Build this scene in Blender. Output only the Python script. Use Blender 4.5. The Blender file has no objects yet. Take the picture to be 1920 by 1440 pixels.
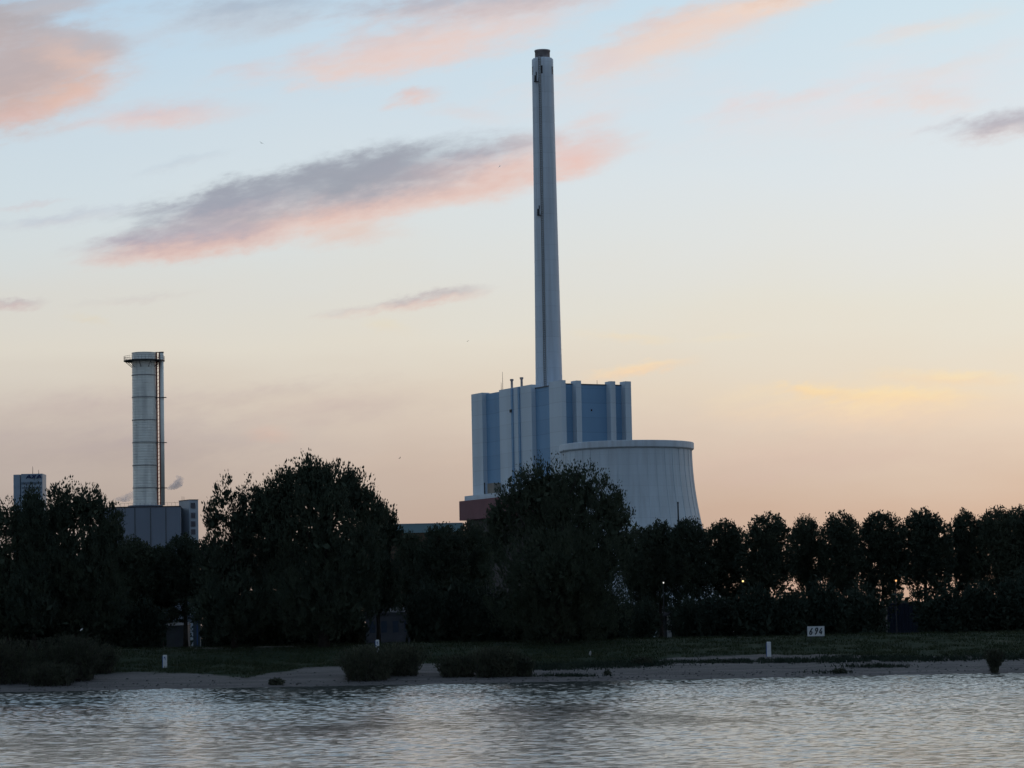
import bpy, math, random
import numpy as np
from mathutils import Vector, Matrix, noise as mnoise

random.seed(4)
RNG = np.random.default_rng(11)
scene = bpy.context.scene
COL = scene.collection

# ------------------------------------------------------------------ camera
F = 5600.0                     # focal length in pixels of the 1920 px frame
EYE = Vector((0.0, 0.0, 6.0))
ROLL = math.radians(1.1)
PITCH = math.atan(475.0 / F)
_fw = Vector((0, math.cos(PITCH), math.sin(PITCH)))
_r0 = Vector((1, 0, 0))
_u0 = Vector((0, -math.sin(PITCH), math.cos(PITCH)))
_r = math.cos(ROLL) * _r0 - math.sin(ROLL) * _u0
_u = math.sin(ROLL) * _r0 + math.cos(ROLL) * _u0

cam_d = bpy.data.cameras.new('camera')
cam = bpy.data.objects.new('camera', cam_d)
COL.objects.link(cam)
cam.matrix_world = Matrix(((_r.x, _u.x, -_fw.x, EYE.x), (_r.y, _u.y, -_fw.y, EYE.y),
                           (_r.z, _u.z, -_fw.z, EYE.z), (0, 0, 0, 1)))
cam_d.sensor_width = 36.0
cam_d.lens = F / 1920.0 * 36.0
cam_d.clip_start = 1.0
cam_d.clip_end = 60000.0
scene.camera = cam


def ray(px, py):
    return _fw + _r * ((px - 960) / F) + _u * ((720 - py) / F)


def pix(px, py, Y):
    """survey helper: the place at depth Y that the photograph shows at (px, py)"""
    d = ray(px, py)
    return EYE + d * (Y / d.y)


def azel(px, py):
    d = ray(px, py).normalized()
    return math.degrees(math.atan2(d.x, d.y)), math.degrees(math.asin(d.z))


# ------------------------------------------------------------------ helpers
def lin(r, g, b):
    def c(v):
        v /= 255.0
        return v / 12.92 if v <= 0.04045 else ((v + 0.055) / 1.055) ** 2.4
    return (c(r), c(g), c(b), 1.0)


class MB:
    """collects geometry for one mesh"""
    def __init__(self):
        self.v = []
        self.f = []

    def add(self, vs, fs):
        o = len(self.v)
        self.v += [tuple(p) for p in vs]
        self.f += [tuple(i + o for i in f) for f in fs]
        return self

    def prism(self, poly, z0, z1):
        n = len(poly)
        vs = [(x, y, z0) for x, y in poly] + [(x, y, z1) for x, y in poly]
        fs = [(i, (i + 1) % n, n + (i + 1) % n, n + i) for i in range(n)]
        fs += [tuple(range(n - 1, -1, -1)), tuple(range(n, 2 * n))]
        return self.add(vs, fs)

    def box(self, x0, x1, y0, y1, z0, z1):
        return self.prism([(x0, y0), (x1, y0), (x1, y1), (x0, y1)], z0, z1)

    def lathe(self, prof, n=32, cx=0, cy=0, caps=True):
        vs, fs = [], []
        for r, z in prof:
            for i in range(n):
                a = 2 * math.pi * i / n
                vs.append((cx + r * math.cos(a), cy + r * math.sin(a), z))
        for k in range(len(prof) - 1):
            for i in range(n):
                j = (i + 1) % n
                fs.append((k * n + i, k * n + j, (k + 1) * n + j, (k + 1) * n + i))
        if caps:
            fs.append(tuple(range(n - 1, -1, -1)))
            fs.append(tuple((len(prof) - 1) * n + i for i in range(n)))
        return self.add(vs, fs)

    def tube(self, pts, rads, n=7):
        pts = [Vector(p) for p in pts]
        vs, fs = [], []
        for k, p in enumerate(pts):
            t = (pts[min(k + 1, len(pts) - 1)] - pts[max(k - 1, 0)]).normalized()
            a = t.cross(Vector((0.31, 0.95, 0.05))).normalized()
            b = t.cross(a)
            for i in range(n):
                g = 2 * math.pi * i / n
                vs.append(p + (a * math.cos(g) + b * math.sin(g)) * rads[k])
        for k in range(len(pts) - 1):
            for i in range(n):
                j = (i + 1) % n
                fs.append((k * n + i, k * n + j, (k + 1) * n + j, (k + 1) * n + i))
        fs.append(tuple(range(n - 1, -1, -1)))
        fs.append(tuple((len(pts) - 1) * n + i for i in range(n)))
        return self.add(vs, fs)

    def mesh(self, name, mat, smooth=False):
        me = bpy.data.meshes.new(name)
        me.from_pydata(self.v, [], self.f)
        me.materials.append(mat)
        if smooth:
            me.polygons.foreach_set('use_smooth', [True] * len(me.polygons))
        me.update()
        return me

    def build(self, name, mat, parent=None, smooth=False, label=None):
        ob = bpy.data.objects.new(name, self.mesh(name, mat, smooth))
        COL.objects.link(ob)
        if parent:
            ob.parent = parent
        if label:
            ob['label'] = label
        return ob


def empty(name, loc, label, cat, group=None, rz=0.0):
    o = bpy.data.objects.new(name, None)
    o.empty_display_size = 0.5
    COL.objects.link(o)
    o.location = loc
    o.rotation_euler = (0, 0, rz)
    o['label'] = label
    o['category'] = cat
    if group:
        o['group'] = group
    return o


def tag(o, label=None, cat=None, group=None, kind=None):
    if label:
        o['label'] = label
    if cat:
        o['category'] = cat
    if group:
        o['group'] = group
    if kind:
        o['kind'] = kind
    return o


def copy_thing(src, name, loc, rz, scale, label, group):
    r = src.copy()
    r.name = name
    COL.objects.link(r)
    r.location = loc
    r.rotation_euler = (0, 0, rz)
    r.scale = scale
    r['label'] = label
    r['group'] = group
    for ch in src.children:
        c = ch.copy()
        COL.objects.link(c)
        c.parent = r
    return r


# ------------------------------------------------------------------ materials
def nodes_of(m):
    m.use_nodes = True
    nt = m.node_tree
    return nt, nt.nodes, nt.links, nt.nodes['Principled BSDF']


def mat(name, col, rough=0.7, var=0.15, scale=0.5, stretch=(1, 1, 1), bump=0.0, bscale=None, metallic=0.0,
        spec=0.3, dirt=None, dirt_amt=0.0, dirt_scale=0.2, dirt_stretch=(1, 1, 0.1), joint=0.0, joint_amt=0.12, joint_w=0.05):
    m = bpy.data.materials.new(name)
    nt, N, L, P = nodes_of(m)
    P.inputs['Roughness'].default_value = rough
    P.inputs['Metallic'].default_value = metallic
    P.inputs['Specular IOR Level'].default_value = spec
    tc = N.new('ShaderNodeTexCoord')
    mp = N.new('ShaderNodeMapping')
    mp.inputs['Scale'].default_value = stretch
    L.new(tc.outputs['Object'], mp.inputs['Vector'])
    nz = N.new('ShaderNodeTexNoise')
    nz.inputs['Scale'].default_value = scale
    nz.inputs['Detail'].default_value = 6
    L.new(mp.outputs['Vector'], nz.inputs['Vector'])
    mr = N.new('ShaderNodeMapRange')
    mr.inputs['From Min'].default_value = 0.3
    mr.inputs['From Max'].default_value = 0.7
    mr.inputs['To Min'].default_value = 1 - var
    mr.inputs['To Max'].default_value = 1 + var
    L.new(nz.outputs['Fac'], mr.inputs['Value'])
    mx = N.new('ShaderNodeMix')
    mx.data_type = 'RGBA'
    mx.blend_type = 'MULTIPLY'
    mx.inputs[0].default_value = 1.0
    mx.inputs[6].default_value = (*col[:3], 1)
    L.new(mr.outputs['Result'], mx.inputs[7])
    out = mx.outputs[2]
    if dirt is not None:
        mp2 = N.new('ShaderNodeMapping')
        mp2.inputs['Scale'].default_value = dirt_stretch
        L.new(tc.outputs['Object'], mp2.inputs['Vector'])
        n2 = N.new('ShaderNodeTexNoise')
        n2.inputs['Scale'].default_value = dirt_scale
        n2.inputs['Detail'].default_value = 8
        L.new(mp2.outputs['Vector'], n2.inputs['Vector'])
        m2 = N.new('ShaderNodeMapRange')
        m2.inputs['From Min'].default_value = 0.45
        m2.inputs['From Max'].default_value = 0.72
        m2.inputs['To Max'].default_value = dirt_amt
        L.new(n2.outputs['Fac'], m2.inputs['Value'])
        mm = N.new('ShaderNodeMix')
        mm.data_type = 'RGBA'
        L.new(m2.outputs['Result'], mm.inputs[0])
        L.new(out, mm.inputs[6])
        mm.inputs[7].default_value = (*dirt[:3], 1)
        out = mm.outputs[2]
    if joint > 0:
        sz = N.new('ShaderNodeSeparateXYZ')
        L.new(tc.outputs['Object'], sz.inputs[0])
        dv = N.new('ShaderNodeMath')
        dv.operation = 'DIVIDE'
        L.new(sz.outputs[2], dv.inputs[0])
        dv.inputs[1].default_value = joint
        fr = N.new('ShaderNodeMath')
        fr.operation = 'FRACT'
        L.new(dv.outputs[0], fr.inputs[0])
        lt = N.new('ShaderNodeMath')
        lt.operation = 'LESS_THAN'
        L.new(fr.outputs[0], lt.inputs[0])
        lt.inputs[1].default_value = joint_w
        # sheets and lifts differ a little in tone
        fl = N.new('ShaderNodeMath')
        fl.operation = 'FLOOR'
        L.new(dv.outputs[0], fl.inputs[0])
        wn = N.new('ShaderNodeTexWhiteNoise')
        wn.noise_dimensions = '1D'
        L.new(fl.outputs[0], wn.inputs['W'])
        t1 = N.new('ShaderNodeMapRange')
        L.new(wn.outputs['Value'], t1.inputs['Value'])
        t1.inputs['To Min'].default_value = 1 - joint_amt * 0.45
        t1.inputs['To Max'].default_value = 1 + joint_amt * 0.45
        t2 = N.new('ShaderNodeMath')
        t2.operation = 'MULTIPLY_ADD'
        L.new(lt.outputs[0], t2.inputs[0])
        t2.inputs[1].default_value = -joint_amt * 1.6
        L.new(t1.outputs['Result'], t2.inputs[2])
        mj = N.new('ShaderNodeMix')
        mj.data_type = 'RGBA'
        mj.blend_type = 'MULTIPLY'
        mj.inputs[0].default_value = 1.0
        L.new(out, mj.inputs[6])
        L.new(t2.outputs[0], mj.inputs[7])
        out = mj.outputs[2]
    L.new(out, P.inputs['Base Color'])
    if bump > 0:
        bn = N.new('ShaderNodeTexNoise')
        bn.inputs['Scale'].default_value = bscale or scale * 6
        bn.inputs['Detail'].default_value = 5
        L.new(mp.outputs['Vector'], bn.inputs['Vector'])
        bp = N.new('ShaderNodeBump')
        bp.inputs['Strength'].default_value = bump
        bp.inputs['Distance'].default_value = 0.1
        L.new(bn.outputs['Fac'], bp.inputs['Height'])
        L.new(bp.outputs['Normal'], P.inputs['Normal'])
    return m


def emit_mat(name, col, strength):
    m = bpy.data.materials.new(name)
    nt, N, L, P = nodes_of(m)
    P.inputs['Base Color'].default_value = (*col, 1)
    P.inputs['Emission Color'].default_value = (*col, 1)
    P.inputs['Emission Strength'].default_value = strength
    return m


DIRT = (0.10, 0.095, 0.09)
M = {
    'blue_clad': mat('blue_cladding', (0.19, 0.335, 0.50), 0.6, 0.06, 0.15, (1, 1, 0.15), dirt=(0.14, 0.26, 0.40), dirt_amt=0.4, joint=4.6, joint_amt=0.09),
    'white_clad': mat('white_cladding', (0.51, 0.60, 0.67), 0.6, 0.06, 0.15, (1, 1, 0.15), dirt=(0.36, 0.40, 0.44), dirt_amt=0.45, joint=4.6, joint_amt=0.07),
    'red_clad': mat('red_cladding', (0.14, 0.055, 0.07), 0.6, 0.10, 0.3),
    'concrete': mat('pale_concrete', (0.56, 0.63, 0.69), 0.8, 0.06, 0.25, (1, 1, 0.12), bump=0.15, dirt=(0.40, 0.43, 0.46), dirt_amt=0.6, dirt_scale=0.7, dirt_stretch=(1, 1, 0.04), joint=5.0, joint_amt=0.06, joint_w=0.04),
    'tower_conc': mat('tower_concrete', (0.52, 0.59, 0.64), 0.85, 0.07, 0.3, (1, 1, 0.1), bump=0.2, dirt=(0.40, 0.44, 0.47), dirt_amt=0.5, dirt_scale=0.8, dirt_stretch=(1, 1, 0.03), joint=3.0, joint_amt=0.05),
    'seam': mat('dark_joint', (0.10, 0.11, 0.12), 0.8),
    'dark_metal': mat('dark_metal', (0.035, 0.035, 0.04), 0.6, 0.2),
    'brown_metal': mat('sooty_flue_metal', (0.34, 0.30, 0.30), 0.6, 0.25, 0.8),
    'stack_metal': mat('pale_sheet_metal', (0.78, 0.79, 0.73), 0.38, 0.06, 0.3, (1, 1, 2), spec=0.5, dirt=(0.25, 0.26, 0.26), dirt_amt=0.5, dirt_scale=0.5, dirt_stretch=(1, 1, 0.1)),
    'grey_clad': mat('grey_cladding', (0.17, 0.20, 0.25), 0.6, 0.06, 0.3, (1, 1, 0.2)),
    'pale_clad': mat('pale_blue_cladding', (0.36, 0.41, 0.46), 0.6, 0.08, 0.3),
    'teal_clad': mat('teal_cladding', (0.17, 0.27, 0.30), 0.6, 0.06, 0.2),
    'brown_wall': mat('brown_brick', (0.10, 0.07, 0.05), 0.9, 0.2, 1.0),
    'office': mat('office_facade', (0.26, 0.33, 0.40), 0.5, 0.08, 0.08, (1, 1, 3)),
    'office_dark': mat('office_glass', (0.10, 0.14, 0.19), 0.3, 0.1, 0.1),
    'sign_blue': mat('sign_blue', (0.015, 0.03, 0.10), 0.5),
    'glass_dark': mat('window_glass', (0.03, 0.04, 0.06), 0.2, 0.1, spec=0.5),
    'white_paint': mat('white_paint', (0.58, 0.60, 0.61), 0.6, 0.08, 2.0, dirt=(0.35, 0.34, 0.32), dirt_amt=0.5, dirt_scale=1.5, dirt_stretch=(1, 1, 0.4)),
    'blue_paint': mat('blue_paint', (0.03, 0.08, 0.25), 0.6),
    'black_paint': mat('black_paint', (0.012, 0.013, 0.018), 0.6),
    'bark': mat('bark', (0.035, 0.03, 0.025), 0.95, 0.3, 3.0, bump=0.4),
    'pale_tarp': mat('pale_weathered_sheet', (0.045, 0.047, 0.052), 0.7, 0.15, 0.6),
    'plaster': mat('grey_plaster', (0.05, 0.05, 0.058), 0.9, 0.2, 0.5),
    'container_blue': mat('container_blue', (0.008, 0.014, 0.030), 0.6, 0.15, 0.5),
    'bird_grey': mat('grey_feather', (0.16, 0.15, 0.15), 0.8),
    'bird_white': mat('white_feather', (0.75, 0.75, 0.74), 0.8),
    'stone': mat('pale_stone', (0.30, 0.30, 0.29), 0.9, 0.2, 3.0),
    'lamp_white': emit_mat('lamp_white', (1.0, 0.95, 0.85), 0.8),
    'lamp_yellow': emit_mat('lamp_yellow', (1.0, 0.78, 0.30), 1.5),
    'lamp_orange': emit_mat('lamp_orange', (1.0, 0.50, 0.18), 1.3),
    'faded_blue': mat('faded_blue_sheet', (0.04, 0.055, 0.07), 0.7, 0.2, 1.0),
    'band_grey': mat('band_grey_metal', (0.24, 0.25, 0.25), 0.6, 0.1),
    'rust': mat('rust_red_steel', (0.30, 0.085, 0.055), 0.7, 0.3, 1.0),
    'sooty': mat('weathered_pole', (0.02, 0.02, 0.022), 0.8),
}


def leaf_mat(name, c1, c2, scale=0.35):
    m = bpy.data.materials.new(name)
    nt, N, L, P = nodes_of(m)
    P.inputs['Roughness'].default_value = 0.75
    P.inputs['Specular IOR Level'].default_value = 0.06
    tc = N.new('ShaderNodeTexCoord')
    nz = N.new('ShaderNodeTexNoise')
    nz.inputs['Scale'].default_value = scale
    nz.inputs['Detail'].default_value = 4
    L.new(tc.outputs['Object'], nz.inputs['Vector'])
    oi = N.new('ShaderNodeObjectInfo')
    ad = N.new('ShaderNodeMath')
    ad.operation = 'MULTIPLY_ADD'
    ad.inputs[1].default_value = 0.22
    L.new(oi.outputs['Random'], ad.inputs[0])
    L.new(nz.outputs['Fac'], ad.inputs[2])
    cr = N.new('ShaderNodeValToRGB')
    cr.color_ramp.elements[0].position = 0.40
    cr.color_ramp.elements[0].color = (*c1, 1)
    cr.color_ramp.elements[1].position = 0.80
    cr.color_ramp.elements[1].color = (*c2, 1)
    L.new(ad.outputs[0], cr.inputs['Fac'])
    L.new(cr.outputs['Color'], P.inputs['Base Color'])
    return m


LEAF = {
    'poplar': leaf_mat('poplar_leaves', (0.034, 0.047, 0.035), (0.060, 0.074, 0.048)),
    'row': leaf_mat('lime_leaves', (0.034, 0.046, 0.034), (0.058, 0.070, 0.046)),
    'shrub': leaf_mat('shrub_leaves', (0.022, 0.033, 0.025), (0.040, 0.052, 0.036)),
    'willow': leaf_mat('willow_leaves', (0.038, 0.044, 0.031), (0.074, 0.078, 0.052), 0.8),
    'grass': leaf_mat('grass_blades', (0.021, 0.033, 0.018), (0.044, 0.052, 0.027), 0.5),
}

# ------------------------------------------------------------------ world sky
SUN_AZ, SUN_EL = math.radians(48), math.radians(1.5)
world = bpy.data.worlds.new('World')
scene.world = world
world.use_nodes = True
wt = world.node_tree
WN, WL = wt.nodes, wt.links
WN.clear()


def W(kind, **kw):
    n = WN.new(kind)
    for k, v in kw.items():
        setattr(n, k, v)
    return n


def _sock(inp, val):
    if isinstance(val, bpy.types.NodeSocket):
        WL.new(val, inp)
    elif val is not None:
        inp.default_value = val


def wmath(op, a, b=None, c=None, clamp=False):
    n = W('ShaderNodeMath', operation=op)
    n.use_clamp = clamp
    _sock(n.inputs[0], a)
    _sock(n.inputs[1], b)
    _sock(n.inputs[2], c)
    return n.outputs[0]


def wrange(v, a, b, c=0.0, d=1.0, smooth=True):
    n = W('ShaderNodeMapRange')
    n.interpolation_type = 'SMOOTHSTEP' if smooth else 'LINEAR'
    _sock(n.inputs['Value'], v)
    n.inputs['From Min'].default_value = a
    n.inputs['From Max'].default_value = b
    n.inputs['To Min'].default_value = c
    n.inputs['To Max'].default_value = d
    return n.outputs['Result']


def wmix(f, a, b):
    n = W('ShaderNodeMix', data_type='RGBA')
    _sock(n.inputs[0], f)
    _sock(n.inputs[6], a)
    _sock(n.inputs[7], b)
    return n.outputs[2]


def wcomb(x, y, z=0.0):
    n = W('ShaderNodeCombineXYZ')
    _sock(n.inputs[0], x)
    _sock(n.inputs[1], y)
    _sock(n.inputs[2], z)
    return n.outputs[0]


def wnoise(vec, scale, detail=5, rough=0.55, seed=0.0):
    n = W('ShaderNodeTexNoise', noise_dimensions='4D')
    WL.new(vec, n.inputs['Vector'])
    n.inputs['W'].default_value = seed
    n.inputs['Scale'].default_value = scale
    n.inputs['Detail'].default_value = detail
    n.inputs['Roughness'].default_value = rough
    return n.outputs['Fac']


wtc = W('ShaderNodeTexCoord')
sep = W('ShaderNodeSeparateXYZ')
WL.new(wtc.outputs['Generated'], sep.inputs[0])
DEG = 180 / math.pi
el = wmath('MULTIPLY', wmath('ARCSINE', sep.outputs[2]), DEG)
az = wmath('MULTIPLY', wmath('ARCTAN2', sep.outputs[0], sep.outputs[1]), DEG)


def ramp(v, stops, lo=-2.0, hi=14.0):
    n = W('ShaderNodeValToRGB')
    cr = n.color_ramp
    t = wrange(v, lo, hi, smooth=False)
    WL.new(t, n.inputs['Fac'])
    while len(cr.elements) < len(stops):
        cr.elements.new(0.5)
    for e, (p, c) in zip(cr.elements, stops):
        e.position = (p - lo) / (hi - lo)
        e.color = lin(*c)
    return n.outputs['Color']


# soft banding of the low sky: elevation wobbles a little along the azimuth
elw = wmath('ADD', el, wmath('MULTIPLY', wmath('SUBTRACT', wnoise(wcomb(wmath('MULTIPLY', az, 0.16), wmath('MULTIPLY', el, 0.55)), 1.0, 5, 0.55, 3.0), 0.5), 1.5))
left = ramp(elw, [(0.0, (160, 147, 142)), (2.7, (176, 163, 155)), (3.7, (189, 176, 168)), (4.6, (205, 194, 183)),
                  (5.7, (219, 213, 201)), (6.7, (215, 214, 208)), (7.6, (211, 218, 219)), (8.8, (206, 219, 226)),
                  (9.9, (200, 216, 227)), (11.4, (188, 212, 230)), (12.6, (176, 207, 232))])
right = ramp(elw, [(0.0, (206, 165, 140)), (2.3, (216, 183, 158)), (3.1, (223, 198, 176)), (3.9, (234, 213, 191)),
                   (4.6, (238, 221, 197)), (5.4, (234, 224, 206)), (6.3, (232, 228, 215)), (7.3, (230, 230, 225)),
                   (8.5, (226, 231, 233)), (10.0, (220, 230, 236)), (12.0, (210, 228, 237))])
base = wmix(wrange(az, -11.0, 11.0, smooth=False), left, right)

# --- clouds
tilt = math.radians(10)
cu = wmath('ADD', wmath('MULTIPLY', az, math.cos(tilt)), wmath('MULTIPLY', el, math.sin(tilt)))
cv = wmath('SUBTRACT', wmath('MULTIPLY', el, math.cos(tilt)), wmath('MULTIPLY', az, math.sin(tilt)))
streak = wcomb(wmath('MULTIPLY', cu, 0.42), wmath('MULTIPLY', cv, 1.5))
n1 = wnoise(streak, 1.1, 7, 0.6, 1.0)
n2 = wnoise(streak, 2.2, 8, 0.60, 7.3)
n3 = wnoise(wcomb(wmath('MULTIPLY', cu, 0.7), wmath('MULTIPLY', cv, 1.6)), 4.5, 5, 0.6, 2.1)
fb = wmath('ADD', wmath('MULTIPLY', n1, 0.50), wmath('MULTIPLY', n2, 0.50))
thin = wrange(fb, 0.32, 0.58, 0.72, 1.0)
wx = wmath('ADD', az, wmath('MULTIPLY', wmath('SUBTRACT', n2, 0.5), 0.9))
wy = wmath('ADD', el, wmath('MULTIPLY', wmath('SUBTRACT', n3, 0.5), 0.35))

PINK = (222, 190, 181)
PEACH = (236, 199, 179)
ROSE = (229, 188, 174)
GREY = (156, 159, 175)
MAUVE = (181, 172, 178)


def cloud(sky, px, py, hl, ht, ang, top, bot, alpha=1.0, k=1.5, soft=0.55, split=0.0, spw=0.5):
    """one soft cloud at a sky direction: half length/thickness in photo px, angle in degrees"""
    a0, e0 = azel(px, py)
    s = F * math.pi / 180.0
    L_, T_ = hl / s, ht / s
    an = math.radians(ang + 1.1 * 0)
    dx = wmath('SUBTRACT', wx, a0)
    dy = wmath('SUBTRACT', wy, e0)
    lx = wmath('ADD', wmath('MULTIPLY', dx, math.cos(an) / L_), wmath('MULTIPLY', dy, math.sin(an) / L_))
    ly = wmath('SUBTRACT', wmath('MULTIPLY', dy, math.cos(an) / T_), wmath('MULTIPLY', dx, math.sin(an) / T_))
    r = wmath('SQRT', wmath('ADD', wmath('MULTIPLY', lx, lx), wmath('MULTIPLY', ly, ly)))
    d = wmath('ADD', wmath('SUBTRACT', 1.12, r), wmath('MULTIPLY', wmath('SUBTRACT', fb, 0.5), k * 1.35))
    m = wmath('MULTIPLY', wmath('MULTIPLY', wrange(d, -0.05, soft * 1.45), thin), min(1.0, alpha * 1.08))
    g = wmath('ADD', ly, wmath('MULTIPLY', wmath('SUBTRACT', fb, 0.5), 2.4))
    c = wmix(wrange(g, split - spw, split + spw), lin(*bot), lin(*top))
    return wmix(m, sky, c)


s = base
# low mauve veils
s = cloud(s, 250, 830, 420, 70, 0, (184, 170, 167), (178, 164, 159), 0.8, 1.1, 1.0)
s = cloud(s, 640, 760, 260, 45, 4, (203, 185, 177), (198, 180, 173), 0.7, 1.3, 1.0)
s = cloud(s, 1500, 860, 420, 60, 2, (221, 194, 178), (212, 184, 172), 0.45, 1.8, 1.0)
s = cloud(s, 510, 812, 60, 20, -6, (214, 188, 174), (210, 182, 168), 0.6, 1.6, 0.9)
s = cloud(s, 180, 760, 300, 40, 3, (196, 181, 176), (190, 174, 169), 0.75, 1.2, 1.1)
s = cloud(s, 520, 735, 240, 24, 5, (200, 184, 178), (196, 180, 172), 0.5, 1.8, 1.1)
s = cloud(s, 800, 880, 330, 50, 2, (206, 184, 168), (198, 176, 162), 0.45, 1.8, 1.1)
# yellow streaks low at the right
s = cloud(s, 1650, 760, 340, 60, -1, (247, 222, 182), (242, 212, 182), 0.9, 0.7, 1.0)
s = cloud(s, 1700, 742, 180, 20, -2, (251, 224, 176), (248, 217, 176), 0.9, 0.9, 0.9)
s = cloud(s, 1500, 728, 60, 12, -10, (250, 222, 176), (248, 216, 174), 0.7, 0.9, 0.9)
s = cloud(s, 1540, 735, 110, 18, -6, (249, 220, 172), (246, 214, 170), 0.8, 1.6, 0.9)
s = cloud(s, 1790, 708, 190, 20, -4, (247, 224, 184), (244, 216, 180), 0.85, 0.9, 0.9)
s = cloud(s, 1190, 694, 130, 15, 8, (247, 219, 180), (243, 212, 178), 0.9, 0.8, 0.9)
s = cloud(s, 1170, 632, 110, 12, -6, (238, 220, 188), (238, 218, 188), 0.5, 1.4, 0.9)
s = cloud(s, 1370, 632, 80, 11, 4, (236, 222, 196), (236, 222, 196), 0.5, 1.4, 0.9)
s = cloud(s, 730, 612, 60, 18, -10, (230, 218, 190), (230, 216, 190), 0.4, 1.4, 0.9)
s = cloud(s, 165, 600, 50, 13, -8, (224, 214, 192), (222, 210, 188), 0.6, 1.4, 0.9)
# thin grey-pink wisps at mid height
s = cloud(s, 800, 562, 130, 19, 8, (186, 176, 180), (222, 190, 180), 0.9, 1.5, 0.8)
s = cloud(s, 660, 585, 90, 13, 6, (206, 196, 194), (222, 202, 192), 0.55, 1.5, 0.9)
s = cloud(s, 20, 572, 70, 15, 3, (186, 174, 178), (204, 182, 180), 0.8, 1.2, 0.8)
s = cloud(s, 260, 560, 130, 11, 6, (204, 200, 198), (208, 198, 194), 0.45, 1.5, 0.9)
s = cloud(s, 110, 412, 170, 16, 8, (190, 196, 208), (198, 198, 206), 0.55, 1.8, 0.9)
s = cloud(s, 60, 384, 90, 9, 8, (206, 200, 206), (210, 202, 204), 0.5, 1.5, 0.9)
s = cloud(s, 350, 305, 120, 12, 14, (190, 202, 214), (198, 204, 212), 0.35, 1.6, 0.9)
# the long streak
s = cloud(s, 940, 318, 270, 62, 12, (222, 196, 192), (236, 192, 174), 0.85, 1.5, 0.8, 0.0, 0.9)
s = cloud(s, 580, 408, 430, 44, 10, (206, 184, 182), (232, 196, 183), 0.95, 0.9, 0.7, 0.1, 0.8)
s = cloud(s, 660, 440, 140, 30, 3, (226, 200, 188), (226, 202, 192), 0.75, 1.6, 0.8)
s = cloud(s, 350, 455, 225, 40, 7, (176, 170, 182), (222, 190, 181), 1.0, 0.8, 0.6, 0.05, 0.7)
s = cloud(s, 630, 345, 400, 60, 11, (157, 162, 173), (190, 179, 183), 0.96, 0.85, 0.55, -0.4, 0.6)
s = cloud(s, 420, 384, 170, 34, 11, (160, 163, 176), (188, 176, 182), 0.95, 0.8, 0.6, -0.4, 0.6)
s = cloud(s, 560, 335, 250, 30, 12, (157, 162, 174), (160, 164, 175), 0.8, 1.5, 0.8)
s = cloud(s, 860, 300, 170, 30, 9, (168, 168, 180), (206, 184, 184), 0.7, 1.6, 0.8, -0.2, 0.7)
s = cloud(s, 1080, 300, 95, 48, 16, (228, 202, 198), (238, 190, 174), 0.8, 1.6, 0.9)
# top left mass and neighbours
s = cloud(s, 60, 130, 230, 130, 14, (190, 188, 196), (212, 190, 186), 0.7, 1.8, 0.9, -0.1, 0.9)
s = cloud(s, 40, 130, 200, 125, 14, (176, 172, 178), (206, 180, 172), 0.95, 1.4, 0.6, -0.1, 0.9)
s = cloud(s, -10, 60, 150, 90, 0, (178, 172, 176), (192, 178, 178), 0.9, 1.4, 0.7)
s = cloud(s, 150, 95, 105, 55, -10, (186, 180, 185), (222, 192, 180), 0.85, 1.5, 0.7, 0.1, 0.7)
s = cloud(s, 130, 178, 150, 34, 20, (218, 186, 174), (226, 192, 180), 0.85, 1.5, 0.7)
s = cloud(s, 30, 210, 80, 28, 8, (206, 180, 174), (218, 188, 182), 0.9, 1.2, 0.8)
s = cloud(s, 300, 214, 200, 32, 4, (210, 202, 208), (226, 202, 198), 1.0, 1.0, 0.8)
s = cloud(s, 110, 10, 110, 18, 8, (182, 186, 196), (188, 186, 192), 0.9, 1.5, 0.7)
s = cloud(s, 420, 25, 330, 60, 4, (192, 204, 216), (202, 208, 216), 0.6, 1.8, 1.0)
s = cloud(s, 450, 20, 220, 38, 4, (172, 186, 202), (186, 196, 208), 0.8, 1.8, 0.8)
s = cloud(s, 470, 60, 120, 26, 10, (192, 200, 210), (196, 202, 210), 0.55, 1.8, 0.9)
# pink streaks along the top
s = cloud(s, 700, 100, 300, 60, 9, (212, 204, 210), (230, 206, 200), 0.7, 1.8, 0.9, 0.1, 0.8)
s = cloud(s, 850, 62, 380, 66, 11, (210, 198, 199), (236, 206, 195), 0.85, 1.6, 0.85, 0.15, 0.6)
s = cloud(s, 900, 5, 320, 34, 5, (184, 184, 194), (208, 192, 192), 0.85, 1.6, 0.7)
s = cloud(s, 640, 130, 120, 22, 6, (226, 206, 200), (230, 208, 202), 0.6, 1.5, 0.9)
s = cloud(s, 775, 182, 70, 24, 8, (222, 196, 192), (230, 202, 194), 0.9, 1.1, 0.8)
s = cloud(s, 870, 212, 110, 20, -8, (220, 210, 210), (224, 212, 210), 0.4, 1.6, 0.9)
s = cloud(s, 1260, 70, 330, 74, 18, (220, 210, 212), (233, 212, 202), 0.7, 1.5, 0.9, 0.2, 0.7)
s = cloud(s, 1290, 48, 310, 58, 19, (218, 202, 200), (238, 210, 195), 0.85, 1.5, 0.85, 0.3, 0.6)
s = cloud(s, 1420, 6, 170, 24, 6, (226, 200, 186), (240, 214, 198), 0.85, 1.4, 0.8)
s = cloud(s, 1130, 125, 90, 26, 14, (218, 206, 208), (232, 206, 198), 0.6, 1.6, 0.9)
s = cloud(s, 1100, 228, 80, 18, 10, (228, 206, 202), (230, 208, 202), 0.5, 1.5, 0.9)
s = cloud(s, 1650, 190, 420, 95, 8, (230, 222, 224), (229, 222, 222), 0.75, 2.0, 1.2)
s = cloud(s, 1150, 160, 330, 80, 10, (222, 220, 224), (226, 220, 222), 0.5, 2.0, 1.2)
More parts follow.
